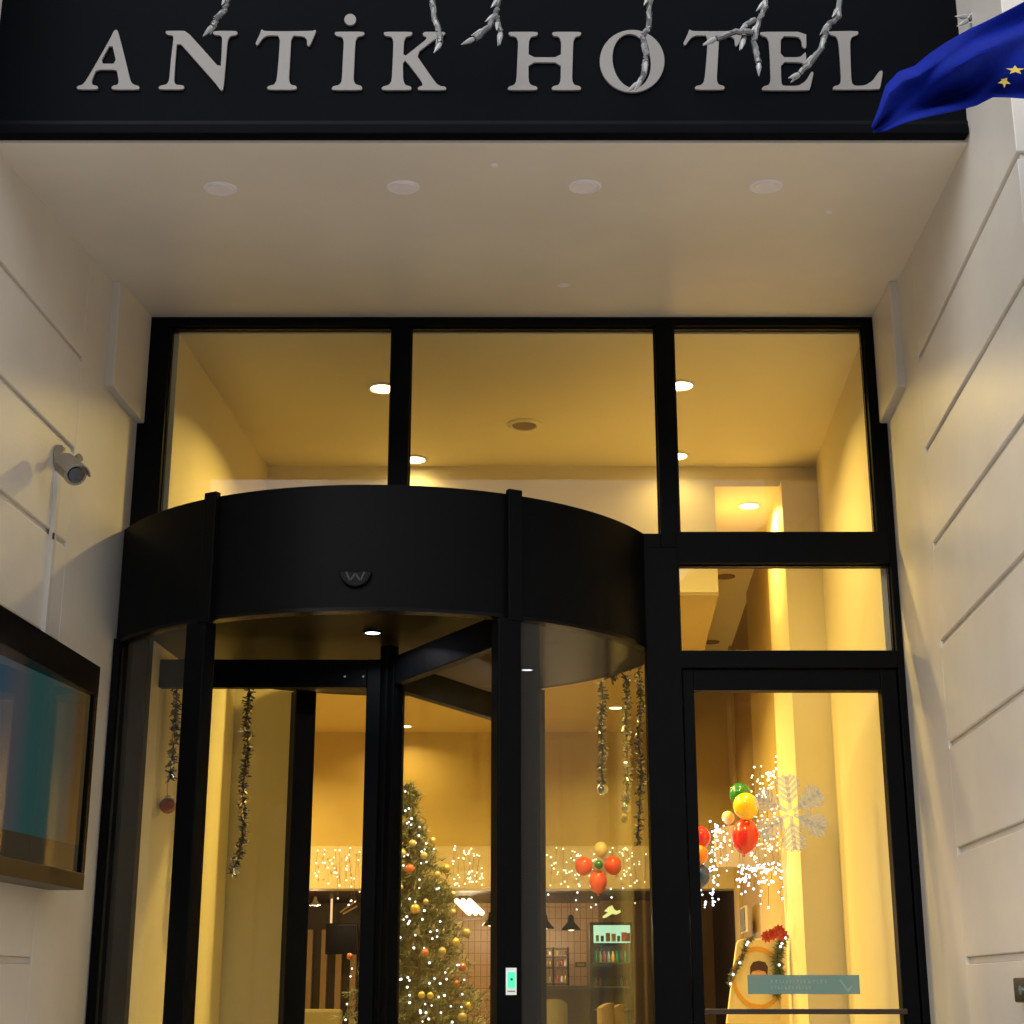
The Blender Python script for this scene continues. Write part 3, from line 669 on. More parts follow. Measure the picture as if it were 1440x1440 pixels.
# ------------------------------------------------------------------ tinsel
def tinsel(pts, r, label, mats=('tinsel', 'tinseld'), dens=900, ball=None, name='tinsel_strand'):
    """a cord bristling with short foil strips"""
    pts = [Vector(p) for p in pts]
    L = sum((pts[i + 1] - pts[i]).length for i in range(len(pts) - 1))
    root = thing(name, pts[0], label, 'tinsel', 'tinsel hung inside the glass')
    core = MB().tube(pts, .003, 6).build('cord', M['wire'], root)
    mb = MB(); n = int(L * dens)
    segs = []; acc = 0
    for i in range(len(pts) - 1):
        d = (pts[i + 1] - pts[i]).length; segs.append((acc, d, pts[i], pts[i + 1])); acc += d
    for k in range(n):
        s = random.random() * L
        for a0, d, p, q in segs:
            if a0 <= s <= a0 + d + 1e-9: c = p.lerp(q, (s - a0) / d); break
        dr = Vector((random.gauss(0, 1), random.gauss(0, 1), random.gauss(0, 1) - .3)).normalized()
        rr = r * random.uniform(.7, 1.3)
        w = dr.cross(Vector((random.random() - .5, random.random() - .5, random.random() - .5))).normalized() * .0032
        mb.cur = 0 if random.random() < .65 else 1
        e = c + dr * rr; mb.add([c - w, c + w, e + w, e - w], [(0, 1, 2, 3)])
    me = bpy.data.meshes.new('foil'); me.from_pydata(mb.v, [], mb.f); me.materials.append(M[mats[0]]); me.materials.append(M[mats[1]]); me.polygons.foreach_set('material_index', mb.mi)
    o = bpy.data.objects.new('foil', me); C.objects.link(o); o.parent = root; o.matrix_parent_inverse = Matrix.Translation(root.location).inverted()
    if ball:
        rb, mm = ball; c = pts[-1] - Vector((0, 0, rb)); MB().sphere(c, rb, 20, 12).build('bauble', M[mm], root, True)
    return root
def path(pl, Y): return [at(px, py, Y) for px, py in pl]
tinsel(path([(352, 945), (350, 985), (346, 1020), (349, 1050), (344, 1085), (341, 1120), (343, 1150), (342, 1180), (334, 1205), (326, 1230)], 6.62), .024, 'long thick silver tinsel strand curling at its end, between the post and the drum stile')
tinsel(path([(250, 945), (247, 1000), (245, 1040), (242, 1070), (239, 1095)], 6.15), .022, 'short grey tinsel strand in the narrow glass strip near the camera wall')
p1 = at(236, 1095, 6.15); p2 = at(236, 1133, 6.15)
RB = thing('hanging_bauble', p2, 'dark red bauble with a silver cap hanging under the short tinsel strand', 'bauble')
MB().tube([p1, at(235, 1108, 6.15), at(236, 1122, 6.15)], .0012, 5).build('string', M['wire'], RB)
MB().sphere(p2, .031, 24, 14).build('ball', M['bred'], RB, True)
MB().lathe([(.014, .022), (.016, .034), (.006, .040), (.0001, .040)], p2, 12).build('cap', M['tinsel'], RB, True)
yq = 7.03
tinsel(path([(846, 958), (848, 985), (844, 1020), (848, 1055), (846, 1080), (847, 1102)], yq), .024, 'silver tinsel strand ending in a silver ball, hanging above the red balloon cluster', ball=(.026, 'bsilver'))
tinsel(path([(880, 950), (882, 985), (879, 1020), (883, 1060), (882, 1110), (880, 1130)], 6.80), .022, 'thin silver tinsel strand ending in a small bauble between two longer strands', ball=(.020, 'bsilver'))
tinsel(path([(898, 940), (902, 990), (898, 1040), (902, 1090), (899, 1140), (897, 1185)], 6.55), .020, 'longest silver tinsel strand, hanging by the straight post of the glazing')
tinsel(path([(858, 952), (872, 938), (888, 930), (903, 922)], 6.75), .034, 'dark garland swag bunched under the drum rim above the hanging strands', mats=('tinseld', 'tinseld'), dens=1500)
p = at(879, 1151, 6.80); GB = thing('hanging_bauble', p, 'small yellow gold bauble hanging below the thin tinsel strand', 'bauble')
MB().sphere(p, .017, 16, 10, (1, 1, 1.3)).build('ball', M['bgold'], GB, True)
MB().tube([p, at(880, 1136, 6.80)], .001, 5).build('string', M['wire'], GB)
# ------------------------------------------------------------------ Christmas tree
TY = 8.5
top = at(572, 1098, TY); tx = at(588, 1300, TY).x
XT = thing('christmas_tree', (tx, TY, 0), 'tall slim artificial Christmas tree with dusty green needles in the lobby', 'tree')
ztop = top.z
MB().tube([(tx, TY, .0), (tx, TY, ztop - .25), (top.x, TY, ztop - .03)], [.03, .015, .004], 8).build('trunk', M['trunk'], XT)
mb = MB()
def trad(z): return max(0, (ztop - z)) * .295 + .035
def taxis(z): 
    t = max(0, (z - 1.9) / (ztop - 1.9)); return tx + (top.x - tx) * t
nb = 950
for i in range(nb):
    z = ztop - .04 - (ztop - .45) * (random.random() ** .75)
    a = random.uniform(0, 2 * math.pi); rad = trad(z) * random.uniform(.55, 1.12)
    c0 = Vector((taxis(z), TY, z)); d = Vector((math.cos(a), math.sin(a), random.uniform(-.25, .22)))
    e = c0 + d * rad
    st = c0 + d * rad * .12
    L = (e - st).length; k = int(34 + L * 230)
    for j in range(k):
        t = (j + random.random()) / k; p = st.lerp(e, t) + Vector((0, 0, .03 * math.sin(t * 3) - .02 * t))
        nd = (d * .55 + Vector((random.gauss(0, 1), random.gauss(0, 1), random.gauss(0, .8))) * .75).normalized()
        l = random.uniform(.03, .058); w = nd.cross(Vector((0, 0, 1)) + Vector((random.random(), 0, 0))).normalized() * .0034
        mb.add([p - w, p + w, p + nd * l], [(0, 1, 2)])
me = bpy.data.meshes.new('foliage'); me.from_pydata(mb.v, [], mb.f); me.materials.append(M['tree'])
o = bpy.data.objects.new('foliage', me); C.objects.link(o); o.parent = XT; o.matrix_parent_inverse = Matrix.Translation(XT.location).inverted(); o['kind'] = 'stuff'
def surf(px, py, out=1.0):
    """a point on the tree's front surface"""
    z = at(px, py, TY).z
    for _ in range(6):
        r = trad(z); x = at(px, py, TY).x - taxis(z); y = TY - math.sqrt(max(0.0004, r * r - x * x)) * out
        p = at(px, py, y); z = p.z
    return p
ballme = {m: MB().sphere((0, 0, 0), 1, 20, 12).lathe([(.22, .96), (.24, 1.18), (.05, 1.2)], n=10).mesh('bauble', M[m], True) for m in ('bgold', 'bred', 'bpale', 'bsilver')}
baubles = [
 (608, 1182, 5.5, 'bgold', 'yellow gold bauble high on the tree, just above the level of the cream band'),
 (576, 1222, 8, 'bred', 'large orange red bauble on the upper middle of the tree'),
 (628, 1221, 6.5, 'bgold', 'gold bauble on the outer branch beside the cream band'),
 (584, 1278, 8, 'bgold', 'bright gold bauble at the middle of the tree below the red one'),
 (599, 1268, 4.5, 'bpale', 'small pale bauble just above and beside the bright gold one'),
 (637, 1258, 5.5, 'bpale', 'pale gold bauble at the outer edge level with the top of the bar opening'),
 (656, 1312, 7, 'bpale', 'pale bronze bauble on the outermost branch beside the tiled wall'),
 (641, 1325, 6.5, 'bgold', 'yellow gold bauble beside the pale bronze one near the outer edge'),
 (622, 1338, 6.5, 'bpale', 'pale gold bauble standing alone in the lower middle of the tree'),
 (598, 1340, 6.5, 'bred', 'red bauble in the lower middle of the tree'),
 (650, 1360, 6.5, 'bred', 'red bauble low down near the outer edge of the tree'),
 (557, 1352, 7, 'bpale', 'pale bauble low beside the revolving door shaft'),
 (556, 1300, 4, 'bpale', 'small pale bauble beside the shaft at mid height of the tree'),
 (593, 1399, 5.5, 'bgold', 'first of two touching gold baubles near the foot of the view'),
 (605, 1400, 5.5, 'bgold', 'second of two touching gold baubles, farther from the shaft'),
 (658, 1414, 5.5, 'bgold', 'gold bauble lowest on the outer flank of the tree'),
 (650, 1430, 7, 'bpale', 'pale gold bauble directly below the lowest gold one'),
 (563, 1248, 5, 'bpale', 'pale bauble close to the shaft under the large red one'),
 (580, 1186, 6, 'bpale', 'dusty pale bauble in the upper cluster of ornaments'),
 (566, 1200, 7, 'bpale', 'dusty pale bauble low in the upper cluster, nearest the shaft'),
 (596, 1203, 6, 'bpale', 'dusty pale bauble low in the upper cluster, away from the shaft'),
 (642, 1383, 5, 'bred', 'dull red bauble between the low red bauble and the lowest gold one'),
 (615, 1230, 5.5, 'bpale', 'pale star-like bauble between the red and the outer gold baubles'),
 (637, 1283, 5, 'bpale', 'pale bauble in front of the bright bar lights'),
 (492, 1345, 5, 'bred', 'dull red bauble seen before the black television beyond the shaft'),
]
for px, py, r, m, lab in baubles:
    p = surf(px, py, 1.02)
    o = inst('tree_bauble', ballme[m], p, None, r * p.y / F * .84, (random.uniform(-.2, .2), random.uniform(-.2, .2), 0)); tag(o, lab, 'bauble', 'baubles on the Christmas tree')
# lights of the tree
TL = thing('tree_lights', (tx, TY - .3, 1.8), 'string of tiny white lights wound round the Christmas tree', 'string light')
lme = MB().sphere((0, 0, 0), 1, 8, 6).mesh('bulb', M['coolbulb'], True)
spots = [(570,1113),(575,1137),(590,1163),(575,1156),(610,1194),(570,1140),(589,1175),(590,1237),(617,1249),(576,1264),(572,1289),(574,1299),(584,1315),(604,1354),(564,1377),(611,1376),(619,1383),(628,1377),(643,1357),(653,1378),(562,1377),(598,1412),(607,1414),(599,1424),(591,1421),(620,1424),(603,1433),(495,1362),(493,1373),(488,1412),(486,1434),(640,1190),(663,1240),(640,1244),(625,1400),(576,1410),(619,1296),(650,1398),(634,1415),(582,1333),(608,1320)]
random.seed(21)
for _ in range(38):
    yy_ = random.uniform(1150, 1438); hw = (yy_ - 1095) * .26
    spots.append((max(556, random.uniform(575 - hw * .3, 578 + hw)), yy_))
pp = []
for px, py in spots:
    p = surf(px, py, 1.04); pp.append(p); inst('bulb', lme, p, TL, random.uniform(.004, .0062))
helix = [Vector((taxis(z) + trad(z) * .85 * math.cos(a), TY + trad(z) * .85 * math.sin(a), z)) for z, a in [(ztop - .05 - 1.7 * i / 160, i * .42) for i in range(161)]]
MB().tube(helix, .0018, 4).build('wire', M['wire'], TL)
# ------------------------------------------------------------------ fairy lights on the cream band and icicle curtains
wme = MB().sphere((0, 0, 0), 1, 8, 6).mesh('bulb', M['warmbulb'], True)
def light_curtain(label, pts, Y, r=(.0045, .0072), me=None, wires=True, group='fairy light curtains'):
    c = at(pts[0][0], pts[0][1], Y)
    t = thing('fairy_lights', c, label, 'string light', group)
    mb = MB(); cols = {}
    for px, py in pts[:100]:
        p = at(px, py, Y + random.uniform(-.02, .02)); inst('bulb', me or wme, p, t, random.uniform(*r)); cols.setdefault(round(px / 6), []).append(p)
    for k, ps in cols.items():
        ps.sort(key=lambda q: -q.z)
        if len(ps) > 1: mb.tube(ps, .0012, 4)
    if mb.v: mb.build('wire', M['wire'], t)
    return t
def scatter(n, x0, x1, y0, y1): return [(random.uniform(x0, x1), random.uniform(y0, y1)) for _ in range(n)]
YL = YBACK - .10
light_curtain('warm fairy lights scattered on the cream band beside the vestibule wall', scatter(34, 442, 506, 1192, 1248) + scatter(6, 445, 508, 1252, 1275), YL)
light_curtain('warm fairy lights on the cream band between tree and drum post', scatter(48, 636, 682, 1192, 1246), YL)
light_curtain('warm fairy lights on the cream band around the red balloon cluster', scatter(88, 762, 912, 1192, 1247), YL)
light_curtain('white lights dripping from the band edge over the bar', [(767, 1250 + 9 * i + random.random() * 5) for i in range(4)] + [(771, 1258), (812, 1255), (810, 1266), (811, 1279), (832, 1262), (831, 1276), (859, 1250), (860, 1262), (876, 1249), (893, 1270), (815, 1246), (838, 1272)], YL - .05, me=lme)
def blob(n, cx, cy, sx, sy): return [(random.gauss(cx, sx), random.gauss(cy, sy)) for _ in range(n)]
YR = 8.08
sw = [(1096 - 35 * t + random.gauss(0, 5), 1078 + 35 * t + random.gauss(0, 5 + 14 * t)) for t in [random.random() for _ in range(46)]]
light_curtain('dense swag of white lights climbing to a point behind the snowflake', sw + scatter(44, 1062, 1100, 1100, 1200), YR, (.0035, .0065))
light_curtain('white icicle lights trailing down beside the door stile below the red balloon', [(random.gauss(1005 - 6 * t, 8), 1160 + 112 * t + random.gauss(0, 4)) for t in [random.random() for _ in range(95)]], YR, (.0035, .0065), me=lme)
light_curtain('tangled white icicle lights drooping under the band behind the door', [(random.uniform(1036, 1101), 1214 + abs(random.gauss(0, 22))) for _ in range(95)], YR, (.0035, .0065), me=lme)
light_curtain('warm lights spread on the cream band behind the red balloon', scatter(60, 1010, 1100, 1165, 1222), YR + .1, (.0035, .0055))
MB_dr = MB()
# the cream fabric the door-side lights hang on
a, b, c, d, e, f = at(1006, 1165, YR + .16), at(1032, 1160, YR + .16), at(1098, 1178, YR + .16), at(1098, 1219, YR + .16), at(1010, 1219, YR + .16), at(1006, 1200, YR + .16)
o = MB().prism([a, b, c, d, e, f], (0, .04, 0)).build('light_pelmet', M['cream']); tag(o, 'short cream pelmet covered in fairy lights behind the glass door', 'pelmet')
# ------------------------------------------------------------------ balloons
def balloon(px, py, rpx, Y, m, label, group, tilt=0, el=1.15):
    c = at(px, py, Y); r = rpx * Y / F
    prof = [(max(1e-4, r * math.sin(math.pi * i / 16) * (1 - .10 * max(0, -math.cos(math.pi * (16 - i) / 16)))), -r * el * math.cos(math.pi * i / 16)) for i in range(17)]
    t = thing('balloon', c, label, 'balloon', group)
    rot = Matrix.Rotation(tilt, 3, 'Y')
    MB().lathe(prof, c, 28, rot).build('envelope', M[m], t, True)
    MB().lathe([(.0001, 0), (r * .08, -.1 * r), (r * .13, -.2 * r), (.0001, -.2 * r)], c + rot @ Vector((0, 0, -r * el * .98)), 10, rot).build('knot', M[m], t, True)
hb = 'balloons in the cluster over the bar'
balloon(821, 1218, 12.5, 11.15, 'baldred', 'red balloon of the bar cluster, nearest the drum post', hb, R(20), 1.05)
balloon(862, 1217, 12.5, 11.15, 'baldred', 'red balloon of the bar cluster, nearest the hanging tinsel', hb, R(-20), 1.05)
balloon(841, 1240, 12.5, 11.10, 'baldred', 'red balloon hanging lowest in the bar cluster', hb, 0, 1.3)
balloon(842, 1216, 6, 11.05, 'balgrn', 'tiny dark green balloon in the centre of the red cluster', hb, 0, 1)
balloon(845, 1195, 10, 11.25, 'balcr', 'cream balloon on top of the bar cluster', hb, 0, 1.1)
db = 'balloons stacked behind the glass door'
balloon(1041, 1117, 15.5, 8.05, 'balgrn', 'dark green balloon on top of the stack behind the door', db, 0, 1.05)
balloon(1049, 1134, 18, 7.92, 'balyel', 'bright yellow balloon in the middle of the stack behind the door', db, 0, 1.05)
balloon(1048, 1176, 19, 7.98, 'balred', 'big red balloon at the bottom of the stack behind the door', db, R(6), 1.3)
balloon(986, 1178, 13, 8.0, 'balred', 'red balloon half hidden by the door stile above an orange one', db, 0, 1.2)
balloon(984, 1202, 12, 7.97, 'balor', 'orange balloon half hidden by the door stile', db, 0, 1.1)
balloon(986, 1231, 13, 8.0, 'balblu', 'dark blue balloon half hidden by the door stile at the bottom', db, 0, 1.2)
balloon(1024, 1150, 9, 8.1, 'balcr', 'small gold cream balloon beside the yellow balloon', db, 0, 1.05)
# ------------------------------------------------------------------ board with garland behind the door
BY = 7.85
BD = thing('display_board', at(1065, 1420, BY), 'cream rounded board with a painted face in an orange ring, draped with garland', 'sign board')
outl = [(1022, 1440), (1036, 1328), (1039, 1322), (1046, 1320), (1092, 1320), (1098, 1324), (1101, 1345), (1098, 1440)]
MB().prism([at(x, y, BY) for x, y in outl], (0, .04, 0)).build('panel', M['board'], BD, bevel=.003)
cr = at(1066, 1375, BY - .004)
ro = .125; mb = MB(); n = 40
poly = [(ro * math.cos(2 * math.pi * i / n), ro * 1.15 * math.sin(2 * math.pi * i / n)) for i in range(n)]
vs = []
for i in range(n):
    for s, dy in ((1, 0), (.86, 0), (.86, .003), (1, .003)): vs.append((cr.x + poly[i][0] * s, cr.y + dy, cr.z + poly[i][1] * s))
mb.add(vs, [(4 * i + q, 4 * ((i + 1) % n) + q, 4 * ((i + 1) % n) + (q + 1) % 4, 4 * i + (q + 1) % 4) for i in range(n) for q in range(4)]).build('ring', M['orange'], BD)
MB().prism([at(x, y, BY - .003) for x, y in ell(1067, 1372, 10.5, 14, 0, 24)], (0, .002, 0)).build('painted_face', M['skin'], BD)
MB().prism([at(x, y, BY - .006) for x, y in [(1055, 1372), (1055, 1360), (1059, 1353), (1067, 1351), (1076, 1353), (1080, 1360), (1079, 1372), (1076, 1366), (1067, 1364), (1058, 1366)]], (0, .002, 0)).build('painted_hair', M['hair'], BD)
def garland(pl, Y, r, label, dens=1500):
    pts = [at(x, y, Y) for x, y in pl]; root = thing('garland', pts[0], label, 'garland', 'garlands on the cream board')
    MB().tube(pts, .008, 6).build('stem', M['trunk'], root)
    mb = MB()
    for i in range(len(pts) - 1):
        a, b = pts[i], pts[i + 1]; k = int((b - a).length * dens)
        for _ in range(k):
            c = a.lerp(b, random.random()); d = Vector((random.gauss(0, 1), random.gauss(0, 1), random.gauss(0, 1))).normalized() * r * random.uniform(.5, 1.2)
            w = d.cross(Vector((random.random() - .5, 1, random.random() - .5))).normalized() * .004
            mb.add([c - w, c + w, c + d], [(0, 1, 2)])
    me = bpy.data.meshes.new('needles'); me.from_pydata(mb.v, [], mb.f); me.materials.append(M['garland'])
    o = bpy.data.objects.new('needles', me); C.objects.link(o); o.parent = root; o.matrix_parent_inverse = Matrix.Translation(root.location).inverted()
    for i in range(5):
        a = pts[i % (len(pts) - 1)]; b = pts[i % (len(pts) - 1) + 1]; inst('bulb', lme, a.lerp(b, random.random()) + Vector((0, -r * .9, 0)), root, .006)
garland([(1058, 1318), (1050, 1326), (1044, 1343), (1037, 1360), (1029, 1372), (1026, 1385)], BY - .03, .026, 'thin lit garland looping down the slanted edge of the cream board')
garland([(1104, 1318), (1096, 1330), (1093, 1350), (1096, 1372), (1092, 1400)], BY - .03, .042, 'thick green garland hanging down the upright edge of the cream board', 2200)
PF = thing('poinsettia', at(1093, 1313, BY - .05), 'dull red artificial flowers on top of the cream board', 'flower')
for k, (px, py) in enumerate(((1086, 1314), (1095, 1309), (1100, 1315), (1078, 1317))):
    c = at(px, py, BY - .06); mb = MB()
    for j in range(9):
        a = 2 * math.pi * j / 9 + k; d = Vector((math.cos(a), -.4, math.sin(a))) * .032; w = Vector((-math.sin(a), 0, math.cos(a))) * .010
        mb.add([c, c + d * .55 + w, c + d, c + d * .55 - w, c + Vector((0, .006, 0))], [(0, 1, 2, 3), (4, 3, 2), (4, 2, 1)])
    mb.build('flower_head', M['petal'], PF)
# ------------------------------------------------------------------ bar furnishings
def px_box(px0, py0, px1, py1, Y, t=.03):
    a, b = at(px0, py1, Y), at(px1, py0, Y); return MB().box(a.x, b.x, Y, Y + t, a.z, b.z)
tv = thing('television', at(478, 1320, 13.9), 'black flat television mounted on the slatted bar wall', 'television')
px_box(457, 1299, 503, 1342, 13.9, .05).build('housing', M['blackgloss'], tv, bevel=.005)
px_box(459, 1301, 501, 1340, 13.895, .004).build('screen', mat('tv_screen', (.003, .003, .004), .3, spec=.08), tv)
# white bell shaped lamp and bright tubes at the bar ceiling
def pendant(px, py, s, Y, m, label, lens, name='pendant_lamp', power=0, grp='pendant lamps over the bar'):
    c = at(px, py, Y); t = thing(name, c, label, 'pendant lamp', grp)
    MB().lathe([(.006, .11 * s), (.02 * s, .10 * s), (.028 * s, .05 * s), (.075 * s, .0), (.080 * s, -.012 * s), (.076 * s, -.012 * s), (.026 * s, .04 * s), (.001, .05 * s)], c, 24).build('shade', M[m], t, True)
    MB().tube([c + Vector((0, 0, .1 * s)), (c.x, c.y, 2.234)], .003, 6).build('cord', M['wire'], t)
    MB().sphere(c + Vector((0, 0, -.004)), .028 * s, 12, 8, (1, 1, .5)).build('bulb', M[lens], t, True)
    if power:
        l = bpy.data.lights.new('lamp', 'POINT'); l.energy = power; l.color = (1, .66, .38); l.shadow_soft_size = .03
        lo = bpy.data.objects.new('lamp', l); C.objects.link(lo); lo.location = c + Vector((0, 0, -.05)); lo.parent = t; lo.matrix_parent_inverse = Matrix.Translation(c).inverted()
pendant(803, 1306, 1.0, 13.2, 'blackgloss', 'black cone pendant lamp hanging clear of the post over the bar', 'warmbulb', power=10)
pendant(766, 1304, 1.0, 13.4, 'blackgloss', 'black cone pendant lamp half hidden behind the drum glass edge', 'warmbulb', power=8)
pendant(443, 1272, .55, 12.6, 'white', 'small white bell lamp at the dark corner of the bar', 'coolbulb', power=8)
pendant(690, 1300, .9, 13.2, 'blackgloss', 'black cone pendant lamp hidden behind the drum post', 'warmbulb', power=8)
LT = thing('tube_light_panel', at(660, 1275, 13.5), 'bright panel of slanting tube lights above the tiled bar wall', 'light')
for k in range(3):
    a, b = at(642 + 9 * k, 1264, 13.5), at(660 + 9 * k, 1284, 13.2); 
    a.z = min(a.z, 2.2); MB().tube([a, b], .022, 8).build('tube', M['warmbulb'], LT, True)
px_box(636, 1291, 684, 1294, 13.6, .02).build('tray', M['dark'], LT)
l = bpy.data.lights.new('lamp', 'POINT'); l.energy = 9; l.color = (1, .72, .45); l.shadow_soft_size = .1
lo = bpy.data.objects.new('lamp', l); C.objects.link(lo); lo.location = at(660, 1300, 13.3); lo.parent = LT; lo.matrix_parent_inverse = Matrix.Translation(LT.location).inverted()
LT2 = thing('wall_light_strip', at(480, 1275, 13.9), 'slanting gold light strips above the black television', 'light')
for k in range(2):
    a, b = at(478 + 4 * k, 1283 + 2 * k, 13.9), at(501 + 1 * k, 1266 + 8 * k, 13.9); MB().tube([a, b], .009, 6).build('tube', M['slat'], LT2)
px_box(464, 1262, 468, 1298, 13.9, .02).build('lit_post', mat('lit_gold', (.7, .5, .3), .4, emit=(1, .75, .45), estr=.6), LT2)
# shelf rack with jars
RK = thing('shelf_rack', at(780, 1385, 13.8), 'black metal shelf rack with jars against the bar tiles', 'shelf')
for px in (757, 778, 799): px_box(px - 1.1, 1332, px + 1.1, 1388, 13.8, .02).build('upright', M['blackgloss'], RK)
for py in (1334, 1346, 1361, 1384): px_box(756, py - 1.2, 800, py + 1.2, 13.8, .16).build('shelf', M['dark'], RK)
for k, px in enumerate((762, 768, 774, 784, 790, 795)):
    for row, py in enumerate((1343, 1358, 1381)):
        a = at(px, py, 13.88); h = .05 if row else .035
        o = MB().lathe([(.0001, 0), (.013, 0), (.013, h * .7), (.008, h), (.0001, h)], a, 10).build('jar', M[('bpale', 'bred', 'white', 'bgold')[(k + row) % 4]], None, True)
        tag(o, 'small jar standing on the bar shelf rack', 'jar', 'jars on the bar shelf rack')
# counter
o = thing('bar_counter', at(780, 1430, 12.9), 'dark bar counter below the shelf rack', 'counter')
MB().box(at(690, 1400, 13).x, at(829, 1400, 13).x, 12.9, 13.5, 0, at(780, 1386, 12.9).z - .03).build('body', M['dark'], o)
MB().box(at(688, 1400, 13).x, at(831, 1400, 13).x, 12.86, 13.54, at(780, 1386, 12.9).z - .03, at(780, 1386, 12.9).z).build('worktop', mat('worktop', (.06, .06, .055), .3), o)
pq = thing('wall_plaque', at(816, 1356, 14.58), 'small dark plaque on the bar tiles beside the fridge', 'plaque')
px_box(809, 1353, 824, 1360, 14.585, .012).build('plate', M['dark'], pq); px_box(811, 1355, 822, 1358, 14.58, .004).build('inlay', M['slat'], pq)
# fridge
FY = 13.2
FR = thing('drinks_fridge', at(859, 1430, FY), 'tall glass door drinks fridge with a lit coloured header', 'fridge')
a, b = at(831, 1440, FY), at(889, 1297, FY)
mb = MB().box(a.x, a.x + .02, FY, FY + .5, 0, b.z).box(b.x - .02, b.x, FY, FY + .5, 0, b.z).box(a.x + .02, b.x - .02, FY + .45, FY + .5, 0, b.z).box(a.x + .02, b.x - .02, FY, FY + .45, b.z - .02, b.z).box(a.x + .02, b.x - .02, FY, FY + .45, 0, .2)
mb.build('cabinet', M['dark'], FR)
px_box(835, 1301, 886, 1326, FY - .012, .01).build('header', mat('fridge_header', (.3, .6, .5), .4, emit=(.55, .95, .72), estr=1.0), FR)
for k, (px, w, h, m_) in enumerate(((838, 4, 9, 'bpale'), (845, 4, 8, 'dark'), (852, 6, 12, 'orange'), (860, 6, 11, 'balyel'), (868, 4, 8, 'balgrn'), (874, 7, 13, 'balred'), (881, 5, 12, 'petal'))):
    px_box(px, 1324 - h, px + w, 1324, FY - .018, .005).build('header_picture', M[m_], FR)
l = bpy.data.lights.new('lamp', 'AREA'); l.size = .2; l.energy = 1.6; l.color = (.75, 1, .82)
lo = bpy.data.objects.new('lamp', l); C.objects.link(lo); lo.location = at(860, 1328, FY + .16); lo.parent = FR; lo.matrix_parent_inverse = Matrix.Translation(FR.location).inverted()
for py in (1354, 1388, 1420): px_box(835, py - .8, 886, py + .8, FY + .05, .35).build('shelf', mat('fridge_shelf', (.35, .45, .38), .4), FR)
for row, py in enumerate((1353, 1387)):
    for k in range(8):
        px = 838 + k * 6; c = at(px, py, FY + .15); hh = .085 if row == 0 else .07
        o = MB().lathe([(.0001, 0), (.012, 0), (.012, hh * .6), (.005, hh * .8), (.005, hh), (.0001, hh)], c, 10).build('bottle', M[('balgrn', 'bgold', 'petal', 'bpale', 'balor', 'balgrn', 'dark', 'balgrn')[(k + row * 3) % 8]], None, True)
        tag(o, 'small drink bottle on a shelf inside the glass fridge', 'bottle', 'bottles in the drinks fridge')
px_box(834, 1328, 887, 1440, FY - .006, .004).build('door_glass', M['paneglass'], FR)
BR = thing('glowing_bird', at(862, 1282, 13.4), 'small glowing yellow bird shape hung above the fridge', 'ornament')
bird = [(848, 1288), (855, 1283), (850, 1281), (856, 1275), (861, 1273), (864, 1279), (868, 1281), (872, 1279), (873, 1283), (867, 1286), (861, 1285), (853, 1290), (848, 1291)]
MB().prism([at(x, y, 13.4) for x, y in bird], (0, .03, 0)).build('bird_shape', mat('glow_yellow', (.8, .8, .3), .5, emit=(.95, .95, .35), estr=1.1), BR)
MB().tube([at(862, 1275, 13.41), (at(862, 1275, 13.41).x, 13.41, 2.234)], .002, 5).build('string', M['wire'], BR)
# chairs
def chair(px, py, Y, rz, mb_mat, label, w=.40):
    c = at(px, py, Y); zt_ = c.z; t = thing('lobby_chair', (c.x, c.y, 0), label, 'chair', 'chairs in the lobby'); 
    def loc(v): 
        v = Vector(v); v.rotate(Matrix.Rotation(rz, 3, 'Z')); return v + Vector((c.x, c.y, 0))
    mb = MB(); n = 10; pr = []
    for i in range(n + 1):
        x = -w / 2 + w * i / n; bow = .05 * (1 - (2 * x / w) ** 2)
        for dy, dz in ((bow, .75 * zt_), (bow, zt_ - .03 * (abs(2 * x / w)) ** 3), (bow + .03, zt_ - .03 * (abs(2 * x / w)) ** 3), (bow + .03, .75 * zt_)): pr.append(loc((x, -dy, dz)))
    mb.add(pr, [(4 * i + q, 4 * i + 4 + q, 4 * i + 4 + (q + 1) % 4, 4 * i + (q + 1) % 4) for i in range(n) for q in range(4)] + [(0, 1, 2, 3), tuple(4 * n + q for q in (3, 2, 1, 0))]).build('backrest', M[mb_mat], t, True)
    p = [loc(v) for v in ((-w / 2, 0, .44), (w / 2, 0, .44), (w / 2, .42, .44), (-w / 2, .42, .44))]
    MB().prism(p, (0, 0, .06)).build('seat', M[mb_mat], t, bevel=.01)
    for sx in (-1, 1):
        MB().tube([loc((sx * (w / 2 - .02), 0, 0)), loc((sx * (w / 2 - .02), 0, .44)), loc((sx * (w / 2 - .02), -.02, .80 * zt_))], .014, 8).build('leg', M['wood'], t, True)
        MB().tube([loc((sx * (w / 2 - .02), .40, 0)), loc((sx * (w / 2 - .02), .40, .44))], .014, 8).build('leg', M['wood'], t, True)
chair(779, 1405, 10.6, 0, 'seat', 'olive padded chair with a square back below the shelf rack', .17)
chair(846, 1410, 10.3, R(65), 'wood', 'wooden chair turned sideways in front of the fridge', .16)
chair(860, 1412, 10.5, R(70), 'wood', 'wooden chair turned sideways behind another by the fridge', .16)
BN = thing('bench', (at(455, 1420, 10.9).x, 10.9, 0), 'low olive padded bench back beside the vestibule wall', 'bench')
MB().box(at(425, 1420, 10.9).x, at(480, 1420, 10.9).x, 10.9, 11.0, .6, at(450, 1419, 10.9).z).build('backrest', M['seat'], BN, bevel=.02)
